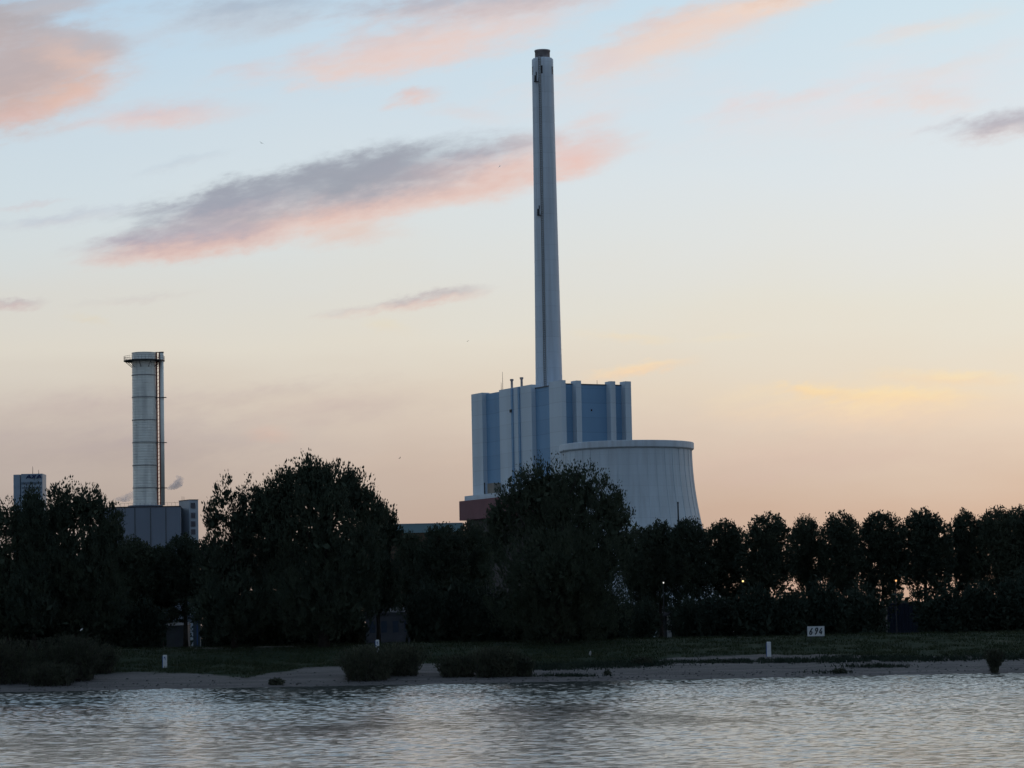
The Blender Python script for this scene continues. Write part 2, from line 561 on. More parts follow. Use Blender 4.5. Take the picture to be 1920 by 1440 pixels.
s = cloud(s, 1470, 190, 190, 28, 11, (228, 214, 214), (230, 216, 214), 0.75, 1.6, 1.0)
s = cloud(s, 1760, 48, 180, 24, 10, (228, 218, 214), (230, 222, 216), 0.7, 1.6, 1.0)
s = cloud(s, 1760, 130, 160, 22, 14, (222, 220, 222), (228, 220, 216), 0.6, 1.7, 1.0)
s = cloud(s, 1730, 185, 130, 34, -6, (232, 212, 206), (234, 217, 211), 0.85, 1.2, 1.0)
s = cloud(s, 1880, 236, 140, 34, 5, (186, 182, 190), (216, 200, 198), 0.95, 1.2, 0.7, -0.3, 0.6)

clouded = s
s = base
# upper dome and the dusk side of the sky behind the viewer
vault = wmix(wrange(el, 20, 75), (0.53, 0.61, 0.70, 1), (0.24, 0.34, 0.48, 1))
s = wmix(wrange(el, 13.5, 30), s, vault)
back = wmix(wrange(el, 0, 26), (0.40, 0.45, 0.57, 1), (0.26, 0.39, 0.57, 1))
absaz = wmath('ABSOLUTE', az)
s = wmix(wmath('MULTIPLY', wrange(absaz, 35, 130), wrange(el, 90, 40)), s, back)

nis = W('ShaderNodeTexSky', sky_type='NISHITA')
nis.sun_disc = False
nis.sun_elevation = SUN_EL
nis.sun_rotation = SUN_AZ
nis.air_density = 1.2
nis.dust_density = 1.5
bg1 = W('ShaderNodeBackground')
WL.new(nis.outputs[0], bg1.inputs['Color'])
bg1.inputs['Strength'].default_value = 0.08
bg2 = W('ShaderNodeBackground')
WL.new(s, bg2.inputs['Color'])
bg2.inputs['Strength'].default_value = 1.0
ms = W('ShaderNodeMixShader')
# the clear-sky model carries part of the high and rear dome, the dusk gradient and clouds the sunset side
WL.new(wmath('SUBTRACT', 1.0, wmath('MULTIPLY', wrange(absaz, 40, 120), 0.35)), ms.inputs['Fac'])
WL.new(bg1.outputs[0], ms.inputs[1])
WL.new(bg2.outputs[0], ms.inputs[2])
# clouds only stand in the sunset quarter of the sky: fade them out towards its sides
bg3 = W('ShaderNodeBackground')
WL.new(clouded, bg3.inputs['Color'])
near = wmath('MULTIPLY', wrange(absaz, 17, 13), wmath('MULTIPLY', wrange(el, 16, 13.2), wrange(el, -2, -0.5)))
mc = W('ShaderNodeMixShader')
WL.new(near, mc.inputs['Fac'])
WL.new(ms.outputs[0], mc.inputs[1])
WL.new(bg3.outputs[0], mc.inputs[2])
wo = W('ShaderNodeOutputWorld')
WL.new(mc.outputs[0], wo.inputs['Surface'])
world.cycles.sampling_method = 'MANUAL'
world.cycles.sample_map_resolution = 512

sl = bpy.data.lights.new('sun', 'SUN')
sl.energy = 0.18
sl.angle = math.radians(0.8)
sl.color = (1.0, 0.62, 0.42)
so = bpy.data.objects.new('sun', sl)
COL.objects.link(so)
sd = Vector((math.sin(SUN_AZ) * math.cos(SUN_EL), math.cos(SUN_AZ) * math.cos(SUN_EL), math.sin(SUN_EL)))
so.rotation_euler = sd.to_track_quat('Z', 'Y').to_euler()
so.location = (300, 300, 200)

scene.view_settings.view_transform = 'Standard'
scene.view_settings.look = 'None'
scene.view_settings.exposure = 0.0
scene.view_settings.gamma = 1.0
scene.view_settings.use_curve_mapping = False

# ------------------------------------------------------------------ terrain
PLAIN = 5.35


def interp(x, pts):
    if x <= pts[0][0]:
        return pts[0][1]
    for (a, fa), (b, fb_) in zip(pts, pts[1:]):
        if x <= b:
            return fa + (fb_ - fa) * (x - a) / (b - a)
    return pts[-1][1]


PROFILE = [(-400, 4.3), (3, 4.3), (9, 1.0), (16, -2.0), (300, -3.5), (385, -1.0), (398, -0.04), (402, 0.45), (407, 1.15),
           (412, 1.75), (418, 2.35), (430, 3.5), (442, 4.7), (449, 5.25), (455, PLAIN), (99999, PLAIN)]


def height(x, y):
    z = interp(y, PROFILE)
    if 390 < y < 470:
        w = math.sin((y - 390) / 80 * math.pi)
        z += w * 0.35 * mnoise.noise(Vector((x * 0.05, y * 0.08, 1.7))) + w * 0.14 * mnoise.noise(Vector((x * 0.22, y * 0.3, 4.1)))
    return z


def ground_at(px, py):
    d = ray(px, py)
    y = 399.0
    while y < 470:
        p = EYE + d * (y / d.y)
        if p.z <= height(p.x, y):
            return Vector((p.x, y, height(p.x, y)))
        y += 0.25
    p = EYE + d * (470 / d.y)
    return Vector((p.x, 470, PLAIN))


def bank(px, Y):
    x = pix(px, 1200, Y).x
    return Vector((x, Y, height(x, Y)))


EDGE_PX = [(-200, 1272), (0, 1270), (180, 1266), (250, 1260), (400, 1265), (470, 1268), (540, 1258), (610, 1250), (640, 1250), (700, 1262),
           (780, 1246), (850, 1243), (900, 1258), (1000, 1252), (1100, 1249), (1200, 1243), (1262, 1233), (1440, 1227), (1540, 1227),
           (1620, 1229), (1700, 1231), (1790, 1232), (1920, 1231), (2200, 1232)]
EDGE = []
for ex, ey in EDGE_PX:
    g = ground_at(ex, ey)
    EDGE.append((g.x, g.y))


def sand_amount(x, y):
    e = interp(x, EDGE)
    d = e - y + 2.2 * mnoise.noise(Vector((x * 0.12, y * 0.25, 9.0))) + 1.3 * mnoise.noise(Vector((x * 0.6, y * 0.8, 3.0)))
    t = max(0.0, min(1.0, 0.5 + d / 1.6))
    return t


xs = [-9000, -4000, -2000, -900, -400, -220, -150] + [-105 + 0.5 * i for i in range(421)] + [150, 220, 400, 900, 2000, 4000, 9000]
ys = [-400, -100, 0, 3, 6, 9, 12, 16, 40, 100, 200, 300, 350, 380, 390, 394] + [396 + 0.4 * i for i in range(161)] + [464, 470, 480, 500, 540, 600, 700, 900, 1300, 2000, 4000, 9000, 20000, 40000]
gv, gsand = [], []
for y in ys:
    for x in xs:
        gv.append((x, y, height(x, y)))
        gsand.append(sand_amount(x, y) if 390 < y < 470 else 0.0)
nx = len(xs)
gf = [(j * nx + i, j * nx + i + 1, (j + 1) * nx + i + 1, (j + 1) * nx + i) for j in range(len(ys) - 1) for i in range(nx - 1)]
gm = bpy.data.materials.new('bank_ground')
nt, N, L, P = nodes_of(gm)
P.inputs['Roughness'].default_value = 0.95
P.inputs['Specular IOR Level'].default_value = 0.1
tc = N.new('ShaderNodeTexCoord')
at = N.new('ShaderNodeAttribute')
at.attribute_name = 'sand'


def gnoise(scale, detail=6, stretch=(1, 1, 1)):
    mp = N.new('ShaderNodeMapping')
    mp.inputs['Scale'].default_value = stretch
    L.new(tc.outputs['Object'], mp.inputs['Vector'])
    n = N.new('ShaderNodeTexNoise')
    n.inputs['Scale'].default_value = scale
    n.inputs['Detail'].default_value = detail
    n.inputs['Roughness'].default_value = 0.65
    L.new(mp.outputs['Vector'], n.inputs['Vector'])
    return n.outputs['Fac']


def gramp(fac, stops):
    r = N.new('ShaderNodeValToRGB')
    while len(r.color_ramp.elements) < len(stops):
        r.color_ramp.elements.new(0.5)
    for e, (p, c) in zip(r.color_ramp.elements, stops):
        e.position = p
        e.color = (*c, 1)
    L.new(fac, r.inputs['Fac'])
    return r.outputs['Color']


sandc = gramp(gnoise(0.35, 10, (0.18, 1.9, 1)), [(0.30, (0.070, 0.064, 0.064)), (0.5, (0.122, 0.113, 0.110)), (0.70, (0.165, 0.152, 0.145))])
grassc = gramp(gnoise(0.22, 8, (0.5, 1.2, 1)), [(0.32, (0.012, 0.021, 0.013)), (0.52, (0.021, 0.033, 0.018)), (0.72, (0.040, 0.043, 0.026))])
mx = N.new('ShaderNodeMix')
mx.data_type = 'RGBA'
L.new(at.outputs['Fac'], mx.inputs[0])
L.new(grassc, mx.inputs[6])
L.new(sandc, mx.inputs[7])
L.new(mx.outputs[2], P.inputs['Base Color'])
bp = N.new('ShaderNodeBump')
bp.inputs['Strength'].default_value = 0.7
bp.inputs['Distance'].default_value = 0.25
L.new(gnoise(1.8, 8), bp.inputs['Height'])
L.new(bp.outputs['Normal'], P.inputs['Normal'])
me = bpy.data.meshes.new('ground')
me.from_pydata(gv, [], gf)
me.materials.append(gm)
me.polygons.foreach_set('use_smooth', [True] * len(me.polygons))
a = me.attributes.new('sand', 'FLOAT', 'POINT')
a.data.foreach_set('value', gsand)
me.update()
ground = bpy.data.objects.new('ground', me)
COL.objects.link(ground)
tag(ground, 'dark riverbank ground with a strip of grey sand below sloping grass', None, None, 'structure')

# footpath along the top of the bank, draped 4 mm above the ground
pv_, pf_ = [], []
for i in range(0, 421, 2):
    x = -105 + 0.5 * i
    yc = 452.5 + 0.8 * math.sin(x * 0.05)
    for dy in (-1.4, -0.5, 0.5, 1.4):
        pv_.append((x, yc + dy, height(x, yc + dy) + 0.02))
    if i:
        o = len(pv_) - 8
        pf_ += [(o + k, o + 4 + k, o + 5 + k, o + 1 + k) for k in range(3)]
q = MB()
q.add(pv_, pf_)
o = q.build('path', mat('trodden_path', (0.05, 0.052, 0.045), 0.95, 0.25, 0.5))
tag(o, 'pale trodden path along the top of the grass bank', None, None, 'structure')

# ------------------------------------------------------------------ water
wm = bpy.data.materials.new('river_water')
nt, N, L, P = nodes_of(wm)
P.inputs['Base Color'].default_value = (0.060, 0.066, 0.064, 1)
P.inputs['Roughness'].default_value = 0.07
P.inputs['IOR'].default_value = 1.333
tc = N.new('ShaderNodeTexCoord')
geo = N.new('ShaderNodeNewGeometry')
spx = N.new('ShaderNodeSeparateXYZ')
L.new(geo.outputs['Position'], spx.inputs[0])


def vmath(op, a_, b_=None):
    n = N.new('ShaderNodeMath')
    n.operation = op
    for i, v in enumerate((a_, b_)):
        if v is None:
            continue
        if isinstance(v, (int, float)):
            n.inputs[i].default_value = v
        else:
            L.new(v, n.inputs[i])
    return n.outputs[0]


def wmr(v, a_, b_, c_, d_):
    n = N.new('ShaderNodeMapRange')
    n.interpolation_type = 'SMOOTHSTEP'
    L.new(v, n.inputs['Value'])
    for k, q in zip(('From Min', 'From Max', 'To Min', 'To Max'), (a_, b_, c_, d_)):
        n.inputs[k].default_value = q
    return n.outputs['Result']


fine = gnoise(4.0, 6, (0.8, 1.0, 1))
bp = N.new('ShaderNodeBump')
bp.inputs['Distance'].default_value = 0.035
bp.inputs['Strength'].default_value = 0.42
L.new(fine, bp.inputs['Height'])
L.new(bp.outputs['Normal'], P.inputs['Normal'])
WX0, WX1, WY0, WY1, WD = -78.0, 82.0, 122.0, 403.0, 0.21
gx = np.arange(WX0, WX1 + WD * 0.5, WD)
gy = np.arange(WY0, WY1 + WD * 0.5, WD)
X_, Y_ = np.meshgrid(gx, gy)
wr = np.random.default_rng(77)


def smooth_patch(scale, seed, n=14):
    """slow random field between about -1 and 1"""
    r2 = np.random.default_rng(seed)
    f_ = np.zeros_like(X_)
    for _ in range(n):
        k_ = 2 * np.pi / (scale * r2.uniform(0.6, 1.8))
        t_ = r2.uniform(0, 2 * np.pi)
        f_ += np.sin(k_ * (X_ * np.cos(t_) + 0.6 * Y_ * np.sin(t_)) + r2.uniform(0, 6.28))
    return f_ / np.sqrt(n)


Z_ = np.zeros_like(X_)
for _ in range(90):
    lam = 0.48 * (2.5 / 0.48) ** wr.random()
    th = np.pi / 2 + wr.normal() * 0.75
    k_ = 2 * np.pi / lam
    slope = 0.0108 * (0.6 + 0.8 * wr.random())
    ph = k_ * (X_ * np.cos(th) + Y_ * np.sin(th)) + wr.uniform(0, 6.28)
    Z_ += slope / k_ * (np.sin(ph) + 0.25 * np.sin(2 * ph + 1.2)) * (1 + 0.5 * np.sin(X_ * wr.uniform(-.3, .3) + Y_ * wr.uniform(-.12, .12) + wr.uniform(0, 6.28)))
gust = 1.0 + 0.14 * smooth_patch(45, 5) + 0.16 * smooth_patch(12, 6)
dist_ = np.clip((Y_ + 5 * smooth_patch(40, 8) - 150) / 240.0, 0, 1)
calm_ = 0.76 + 1.25 * dist_ ** 1.5
edge_ = np.clip(np.minimum(np.minimum(X_ - WX0, WX1 - X_), np.minimum(Y_ - WY0, WY1 - Y_)) / 5.0, 0, 1)
Z_ *= np.clip(gust, 0.25, 2.0) * calm_
# one low swell line running along the calm strip under the bank
yl = 380 - 0.05 * X_ + 1.2 * np.sin(X_ * 0.09) + 0.8 * np.sin(X_ * 0.23 + 1)
Z_ += 0.10 * np.exp(-((Y_ - yl) / 1.1) ** 2) * np.clip((X_ + 5) / 30, 0, 1) * (0.75 + 0.25 * np.sin(X_ * 0.4))
Z_ *= edge_
ny_, nx_ = X_.shape
vv = np.stack([X_.ravel(), Y_.ravel(), Z_.ravel()], 1)
idx = np.arange(nx_ * ny_).reshape(ny_, nx_)
qd = np.stack([idx[:-1, :-1].ravel(), idx[:-1, 1:].ravel(), idx[1:, 1:].ravel(), idx[1:, :-1].ravel()], 1)
xe0, xe1, ye0, ye1 = gx[0], gx[-1], gy[0], gy[-1]
far_v = np.array([(-9000, 6, 0), (9000, 6, 0), (9000, 420, 0), (-9000, 420, 0), (xe0, ye0, 0), (xe1, ye0, 0), (xe1, ye1, 0), (xe0, ye1, 0)])
o_ = len(vv)
fq = np.array([(0, 1, 5, 4), (1, 2, 6, 5), (2, 3, 7, 6), (3, 0, 4, 7)]) + o_
vv = np.concatenate([vv, far_v])
qd = np.concatenate([qd, fq])
me = bpy.data.meshes.new('water')
me.vertices.add(len(vv))
me.vertices.foreach_set('co', vv.astype(np.float32).ravel())
me.loops.add(qd.size)
me.loops.foreach_set('vertex_index', qd.astype(np.int32).ravel())
me.polygons.add(len(qd))
me.polygons.foreach_set('loop_start', np.arange(0, qd.size, 4, dtype=np.int32))
me.polygons.foreach_set('loop_total', np.full(len(qd), 4, np.int32))
me.polygons.foreach_set('use_smooth', [True] * len(qd))
me.materials.append(wm)
me.update(calc_edges=True)
water = bpy.data.objects.new('water', me)
COL.objects.link(water)
tag(water, 'rippled grey river water reflecting the pale evening sky', None, None, 'structure')

# ------------------------------------------------------------------ power station block
C2 = pix(1052.5, 713, 930)
C0 = Vector((C2.x, 930.0))
UD = Vector((math.cos(math.radians(28)), math.sin(math.radians(28))))
VD = Vector((-UD.y, UD.x))


def on_line(px, py, origin, dr):
    """distance along a plan line at which the photograph shows (px, py)"""
    d = ray(px, py)
    d2 = Vector((d.x, d.y))
    # origin + dr*t = EYE + d2*s
    ox, oy = origin.x - EYE.x, origin.y - EYE.y
    det = dr.x * (-d2.y) + d2.x * dr.y
    return (-ox * (-d2.y) - d2.x * oy) / det


def z_at(px, py, Y):
    return pix(px, py, Y).z


PZ = PLAIN


def uv(u_, v_):
    p = UD * u_ + VD * v_
    return (p.x, p.y)


def uvbox(mb, u0, u1, v0, v1, z0, z1):
    return mb.prism([uv(u0, v0), uv(u1, v0), uv(u1, v1), uv(u0, v1)], z0 - PZ, z1 - PZ)


block = empty('power_station', (C0.x, C0.y, PZ), 'tall blue and white power station block beneath the great chimney', 'power station')
tv = lambda px, py, u_: on_line(px, py, C0 + UD * u_, VD)
tu = lambda px, py, v_: on_line(px, py, C0 + VD * v_, UD)
v_end = tv(883.5, 740, 0)
u_end = tu(1183, 715, 0)
zC = z_at(1052.5, 712.5, 930)
dep = lambda t_, dr: 930 + dr.y * t_
z_low = z_at(903, 740, dep(tv(903, 740, 1.5), VD))
z_w2 = z_at(965, 726.3, dep(tv(965, 726.3, 0), VD))
z_b2 = z_at(1012, 724, dep(tv(1012, 724, 1.5), VD))
z_br = z_at(1110, 721, dep(tu(1110, 721, 2.6), UD))
z_p1 = z_at(1085, 713.5, dep(tu(1085, 713.5, 0), UD))
z_p2 = z_at(1149, 714.8, dep(tu(1149, 714.8, 0), UD))
z_pe = z_at(1178, 715.2, u_end * UD.y + 930)
z_pl = z_at(893, 738, dep(tv(893, 738, 0), VD))
v_split = tv(935.6, 733, 0)
# blue core in two heights
b = MB()
uvbox(b, 1.5, u_end - 1.2, 2.6, v_split, PZ, z_br)
b.build('wall', M['blue_clad'], block)
b = MB()
uvbox(b, 1.5, u_end - 3.0, v_split, v_end - 0.4, PZ, z_low)
b.build('wall', M['blue_clad'], block, label='lower blue wall bay at the left end of the block')


def pilaster(u0, u1, v0, v1, z1, nm='pilaster'):
    q = MB()
    uvbox(q, u0, u1, v0, v1, PZ, z1)
    return q.build(nm, M['white_clad'], block)


pilaster(0, 1.52, 0, tv(1029, 716, 0), zC)                                   # corner
pilaster(0, 3.6, tv(995.8, 722, 0), v_split, z_w2)                            # broad white bay
pilaster(0, 2.8, tv(903.5, 738, 0), v_end, z_pl)                              # far left
pilaster(tu(1080, 714, 0), tu(1089.5, 714, 0), 0, 3.4, z_p1)
pilaster(tu(1144, 715, 0), tu(1153.6, 715, 0), 0, 3.4, z_p2)
pilaster(tu(1172, 715, 0), u_end, 0, 3.4, z_pe)
# parapet trim along the roof edges
b = MB()
uvbox(b, 1.3, u_end - 1.0, 2.4, 2.7, z_br + 0.003, z_br + 0.35)
uvbox(b, 1.3, 1.6, 2.7, tv(995.8, 722, 0) - 0.1, z_br + 0.003, z_br + 0.35)
b.build('parapet', M['seam'], block)
# downpipes on the white bay
for pxa in (958.8, 971.8):
    t_ = tv(pxa, 728, -0.3)
    q = MB()
    uvbox(q, -0.35, -0.004, t_ - 0.55, t_ + 0.55, PZ, z_w2 - 0.2)
    q.build('downpipe', M['blue_clad'], block)
q = MB()
t_ = tv(958.6, 770, -0.3)
uvbox(q, -0.7, -0.36, t_ - 0.5, t_ + 0.5, z_at(958.6, 773.5, dep(t_, VD)), z_at(958.6, 768, dep(t_, VD)))
q.build('platform', M['dark_metal'], block)
q = MB()
t_ = tu(1109, 768, 2.6)
uvbox(q, t_ - 0.25, t_ + 0.25, 2.5, 2.597, z_at(1109, 770, dep(t_, UD)), z_at(1109, 766, dep(t_, UD)))
q.build('vent', M['dark_metal'], block)
# roof vent pipes with caps
for pxa, ptop in ((959.8, 710.5), (978.2, 707.2)):
    t_ = tv(pxa, 725, 1.0)
    zt = z_at(pxa, ptop, dep(t_, VD))
    q = MB()
    c_ = uv(1.0, t_)
    q.lathe([(0.38, z_w2 - PZ), (0.38, zt - PZ - 0.6)], 14, c_[0], c_[1])
    q.lathe([(0.58, zt - PZ - 0.6), (0.58, zt - PZ)], 14, c_[0], c_[1])
    q.build('vent_pipe', M['brown_metal'], block)
for pxa, ptop, u_, ln, zb in ((942.6, 697, 2.0, 'v', z_w2), (939.8, 717, 2.0, 'v', z_w2), (1119.5, 711.5, 3.0, 'u', z_br)):
    if ln == 'v':
        t_ = tv(pxa, 725, u_)
        c_ = uv(u_, t_)
        zt = z_at(pxa, ptop, dep(t_, VD))
    else:
        t_ = tu(pxa, 716, u_)
        c_ = uv(t_, u_)
        zt = z_at(pxa, ptop, dep(t_, UD))
    q = MB()
    q.tube([(c_[0], c_[1], zb - PZ), (c_[0], c_[1], zt - PZ)], [0.09, 0.05], 6)
    q.build('antenna', M['dark_metal'], block)
# horizontal sheet joints on the blue bays (thin proud flashings)
# annex in front of the left end
ann = empty('annex_building', (C0.x, C0.y, PZ), 'low dark red annex with pale roof storey at the left foot of the blue block', 'building')
ud0 = -4.6
va = tv(861, 945, ud0)
zr1 = z_at(890, 937.5, dep(tv(890, 937, ud0), VD))
zr0 = z_at(880, 975, dep(tv(880, 975, ud0), VD))
zw1 = z_at(893, 928.5, dep(tv(893, 928.5, -3.4), VD))
q = MB()
uvbox(q, ud0, -0.05, 12, va, zr0, zr1)
q.build('wall', M['red_clad'], ann, label='dark red overhanging storey')
q = MB()
uvbox(q, -3.4, -0.05, 12, va - 1.6, zr1 + 0.003, zw1)
q.build('roof_storey', M['white_clad'], ann)
q = MB()
uvbox(q, ud0 + 1.8, -0.05, 12, va - 1.6, PZ, zr0 - 0.003)
q.build('lower_wall', M['dark_metal'], ann)
t0_, t1_ = tv(926, 920, -2.6), tv(914, 920, -2.6)
q = MB()
uvbox(q, -2.6, -0.06, t0_, t1_, zw1 + 0.003, z_at(918, 907, dep(t1_, VD)))
q.build('penthouse', mat('tan_render', (0.24, 0.22, 0.19), 0.8), ann)
q = MB()
c_ = uv(-3.0, t1_ + 1.2)
q.tube([(c_[0], c_[1], zw1 - PZ), (c_[0], c_[1], z_at(913, 905, dep(t1_, VD)) - PZ)], [0.22, 0.2], 8)
q.build('exhaust_pipe', M['dark_metal'], ann)

# ------------------------------------------------------------------ tall chimney
YC = 962.0
pb = pix(1029.5, 722, YC)
ptp = pix(1017.0, 110, YC)
cpx = YC / F
zb = z_b2 - 3
chim = empty('chimney', (pb.x, YC, zb), 'very tall slender pale grey concrete chimney tapering upward above the power station roof', 'chimney')
Hc = ptp.z - zb
r0, r1 = 25.6 * cpx, 20.3 * cpx
prof = []
for k in range(31):
    t = k / 30
    prof.append((r0 + (r1 - r0) * (0.35 * t + 0.65 * (1 - (1 - t) ** 1.7)), Hc * t - 0.4 * (k == 30)))
prof.append((r1 - 0.35, Hc))
q = MB()
q.lathe(prof, 56)
q.build('shaft', M['concrete'], chim, True)


def rad_at(z):
    t = max(0, min(1, z / Hc))
    return r0 + (r1 - r0) * (0.35 * t + 0.65 * (1 - (1 - t) ** 1.7))


q = MB()
ft = pix(1016, 94.5, YC).z - zb
q.lathe([(14.2 * cpx, Hc + 0.003), (14.2 * cpx, ft - 0.5), (15.0 * cpx, ft - 0.5), (15.0 * cpx, ft), (13.6 * cpx, ft), (13.6 * cpx, ft - 1.5)], 40)
q.build('flue', M['brown_metal'], chim, True)
# ladder run up the shaft, a little left of centre
ang = math.radians(-90 - 17)
q = MB()
for side in (-0.35, 0.35):
    pts = []
    for k in range(16):
        z = Hc * k / 15
        r = rad_at(z) + 0.18
        pts.append((r * math.cos(ang) - side * math.sin(ang), r * math.sin(ang) + side * math.cos(ang), z))
    q.tube(pts, [0.12] * 16, 5)
for k in range(0, 190):
    z = Hc * (k + 0.5) / 190
    r = rad_at(z) + 0.12
    c_ = Vector((r * math.cos(ang), r * math.sin(ang), z))
    tdir = Vector((-math.sin(ang), math.cos(ang), 0))
    q.tube([c_ - tdir * 0.36, c_ + tdir * 0.36], [0.09, 0.09], 4)
q.build('ladder', M['band_grey'], chim)
for pxa, pya in ((1005.5, 145), (1011, 396)):
    z = pix(pxa, pya, YC - 4).z - zb
    r = rad_at(z)
    q = MB()
    xo = pix(pxa, pya, YC - 4).x - pb.x
    yo = -math.sqrt(max(0.1, r * r - xo * xo))
    q.box(xo - 0.75, xo + 0.75, yo - 0.9, yo + 0.25, z - 1.3, z - 1.15)
    q.box(xo - 0.6, xo + 0.1, yo - 0.15, yo + 0.2, z - 1.1, z + 0.9)
    for sx in (-0.72, 0.66):
        q.box(xo + sx, xo + sx + 0.08, yo - 0.88, yo - 0.8, z - 1.15, z - 0.2)
    q.box(xo - 0.12, xo + 0.2, yo - 0.2, yo + 0.1, z + 0.9, z + 2.0)
    q.build('platform', M['dark_metal'], chim)
for pxa in (998.5, 1015.7, 1035.5):
    pya = 130.5
    p_ = pix(pxa, pya, YC - 3)
    z = p_.z - zb
    xo = p_.x - pb.x
    r = rad_at(z)
    a_ = math.asin(max(-0.98, min(0.98, xo / r)))
    q = MB()
    cx_, cy_ = r * math.sin(a_), -r * math.cos(a_)
    tdir = Vector((math.cos(a_), math.sin(a_), 0))
    nd = Vector((math.sin(a_), -math.cos(a_), 0))
    w_ = 0.28
    pts = [Vector((cx_, cy_, 0)) + tdir * w_ + nd * 0.06, Vector((cx_, cy_, 0)) - tdir * w_ + nd * 0.06,
           Vector((cx_, cy_, 0)) - tdir * w_ - nd * 0.3, Vector((cx_, cy_, 0)) + tdir * w_ - nd * 0.3]
    q.prism([(p2.x, p2.y) for p2 in pts], z - 1.3, z + 1.3)
    q.build('opening', M['dark_metal'], chim)

# ------------------------------------------------------------------ cooling tower
YT = 850.0
ct = pix(1174.5, 832, YT)
tower = empty('cooling_tower', (ct.x, YT, PZ), 'squat pale ribbed concrete cooling tower with a heavy rim in front of the blue block', 'cooling tower')
tp = YT / F
zrim = pix(1174.5, 825, YT - 19).z - PZ
zth = zrim - 2.1
rt = 122.0 * tp
prof = []
for k in range(25):
    z = zth * k / 24
    prof.append((rt * math.sqrt(1 + ((zth - z) / 41.0) ** 2), z))
q = MB()
q.lathe(prof, 120)
NR = 42
for i in range(NR):
    a_ = 2 * math.pi * (i + 0.35) / NR
    vs, fs = [], []
    wd = 0.09 if i % 2 else 0.14
    for k, (r, z) in enumerate(prof):
        for dr_, s_ in ((-0.2, -1), (0.11, -1), (0.11, 1), (-0.2, 1)):
            rr = r + dr_
            vs.append((rr * math.cos(a_) - s_ * wd * math.sin(a_), rr * math.sin(a_) + s_ * wd * math.cos(a_), z))
        if k:
            o = 4 * k
            for j in range(3):
                fs.append((o - 4 + j, o - 3 + j, o + 1 + j, o + j))
    q.add(vs, fs)
q.build('shell', M['tower_conc'], tower)
q = MB()
rr = 126.5 * tp
q.lathe([(rt + 0.02, zth - 0.05), (rr - 0.25, zth + 0.1), (rr, zth + 0.35), (rr, zrim - 0.1), (rr - 0.1, zrim), (rr - 1.2, zrim), (rr - 1.2, zth)], 120, caps=False)
q.build('rim', M['concrete'], tower)
# mast in front of the tower
pm = pix(1272.5, 1000, 720)
mast = empty('mast', (pm.x, 720, PZ), 'thin dark mast standing before the right flank of the cooling tower', 'mast')
q = MB()
zt = pix(1271.5, 944, 720).z - PZ
q.tube([(0, 0, 0), (0, 0, zt * 0.6), (0, 0, zt)], [0.22, 0.2, 0.17], 8)
q.build('pole', M['sooty'], mast)
q = MB()
q.lathe([(0.2, zt + 0.003), (0.24, zt + 0.2), (0.1, zt + 0.4)], 10)
q.build('finial', M['sooty'], mast)

# ------------------------------------------------------------------ steel stack at the left
YS = 900.0
sp = YS / F
pb = pix(272.8, 948, YS)
zb = pb.z
stack = empty('steel_stack', (pb.x, YS, zb), 'stout pale banded steel stack with a ring platform and slim side pipe', 'stack')
pt = pix(272, 661.5, YS)
Hs = pt.z - zb
rs = 22.7 * sp
prof = [(rs * 1.03, 0), (rs * 1.03, 0.5), (rs, 0.8)]
z = 0.8
while z < Hs - 1.6:
    prof += [(rs, z + 0.08), (rs + 0.05, z + 0.16), (rs + 0.05, z + 0.62), (rs, z + 0.70)]
    z += 0.80
prof += [(rs, Hs - 0.25), (rs + 0.14, Hs - 0.22), (rs + 0.14, Hs), (rs - 0.2, Hs), (rs - 0.2, Hs - 3)]
q = MB()
q.lathe(prof, 48)
q.build('casing', M['stack_metal'], stack)
for pyb in (704, 745.5, 788, 830, 873, 915):
    z = pix(272, pyb, YS).z - zb
    q = MB()
    q.lathe([(rs + 0.02, z - 0.13), (rs + 0.2, z - 0.12), (rs + 0.2, z + 0.12), (rs + 0.02, z + 0.13)], 48, caps=False)
    q.build('band', M['band_grey'], stack)
# platform ring
zp = pix(272, 676, YS).z - zb
rp = 38.5 * sp
q = MB()
q.lathe([(rs + 0.06, zp - 0.28), (rp, zp - 0.28), (rp, zp), (rs + 0.06, zp)], 48, caps=False)
plat = q.build('platform', M['dark_metal'], stack)
q = MB()
for i in range(36):
    a_ = 2 * math.pi * i / 36
    q.tube([((rp - 0.08) * math.cos(a_), (rp - 0.08) * math.sin(a_), zp), ((rp - 0.08) * math.cos(a_), (rp - 0.08) * math.sin(a_), zp + 1.2)], [0.035, 0.035], 4)
for zz in (0.6, 1.2):
    q.lathe([(rp - 0.11, zp + zz), (rp - 0.05, zp + zz), (rp - 0.05, zp + zz + 0.06), (rp - 0.11, zp + zz + 0.06)], 48, caps=False)
q.build('railing', M['dark_metal'], plat)
for i in range(10):
    a_ = 2 * math.pi * (i + 0.25) / 10
    ca, sa = math.cos(a_), math.sin(a_)
    q = MB()
    q.tube([((rs + 0.08) * ca, (rs + 0.08) * sa, zp - 2.1), ((rp - 0.4) * ca, (rp - 0.4) * sa, zp - 0.3)], [0.10, 0.10], 5)
    q.build('bracket', M['dark_metal'], stack)
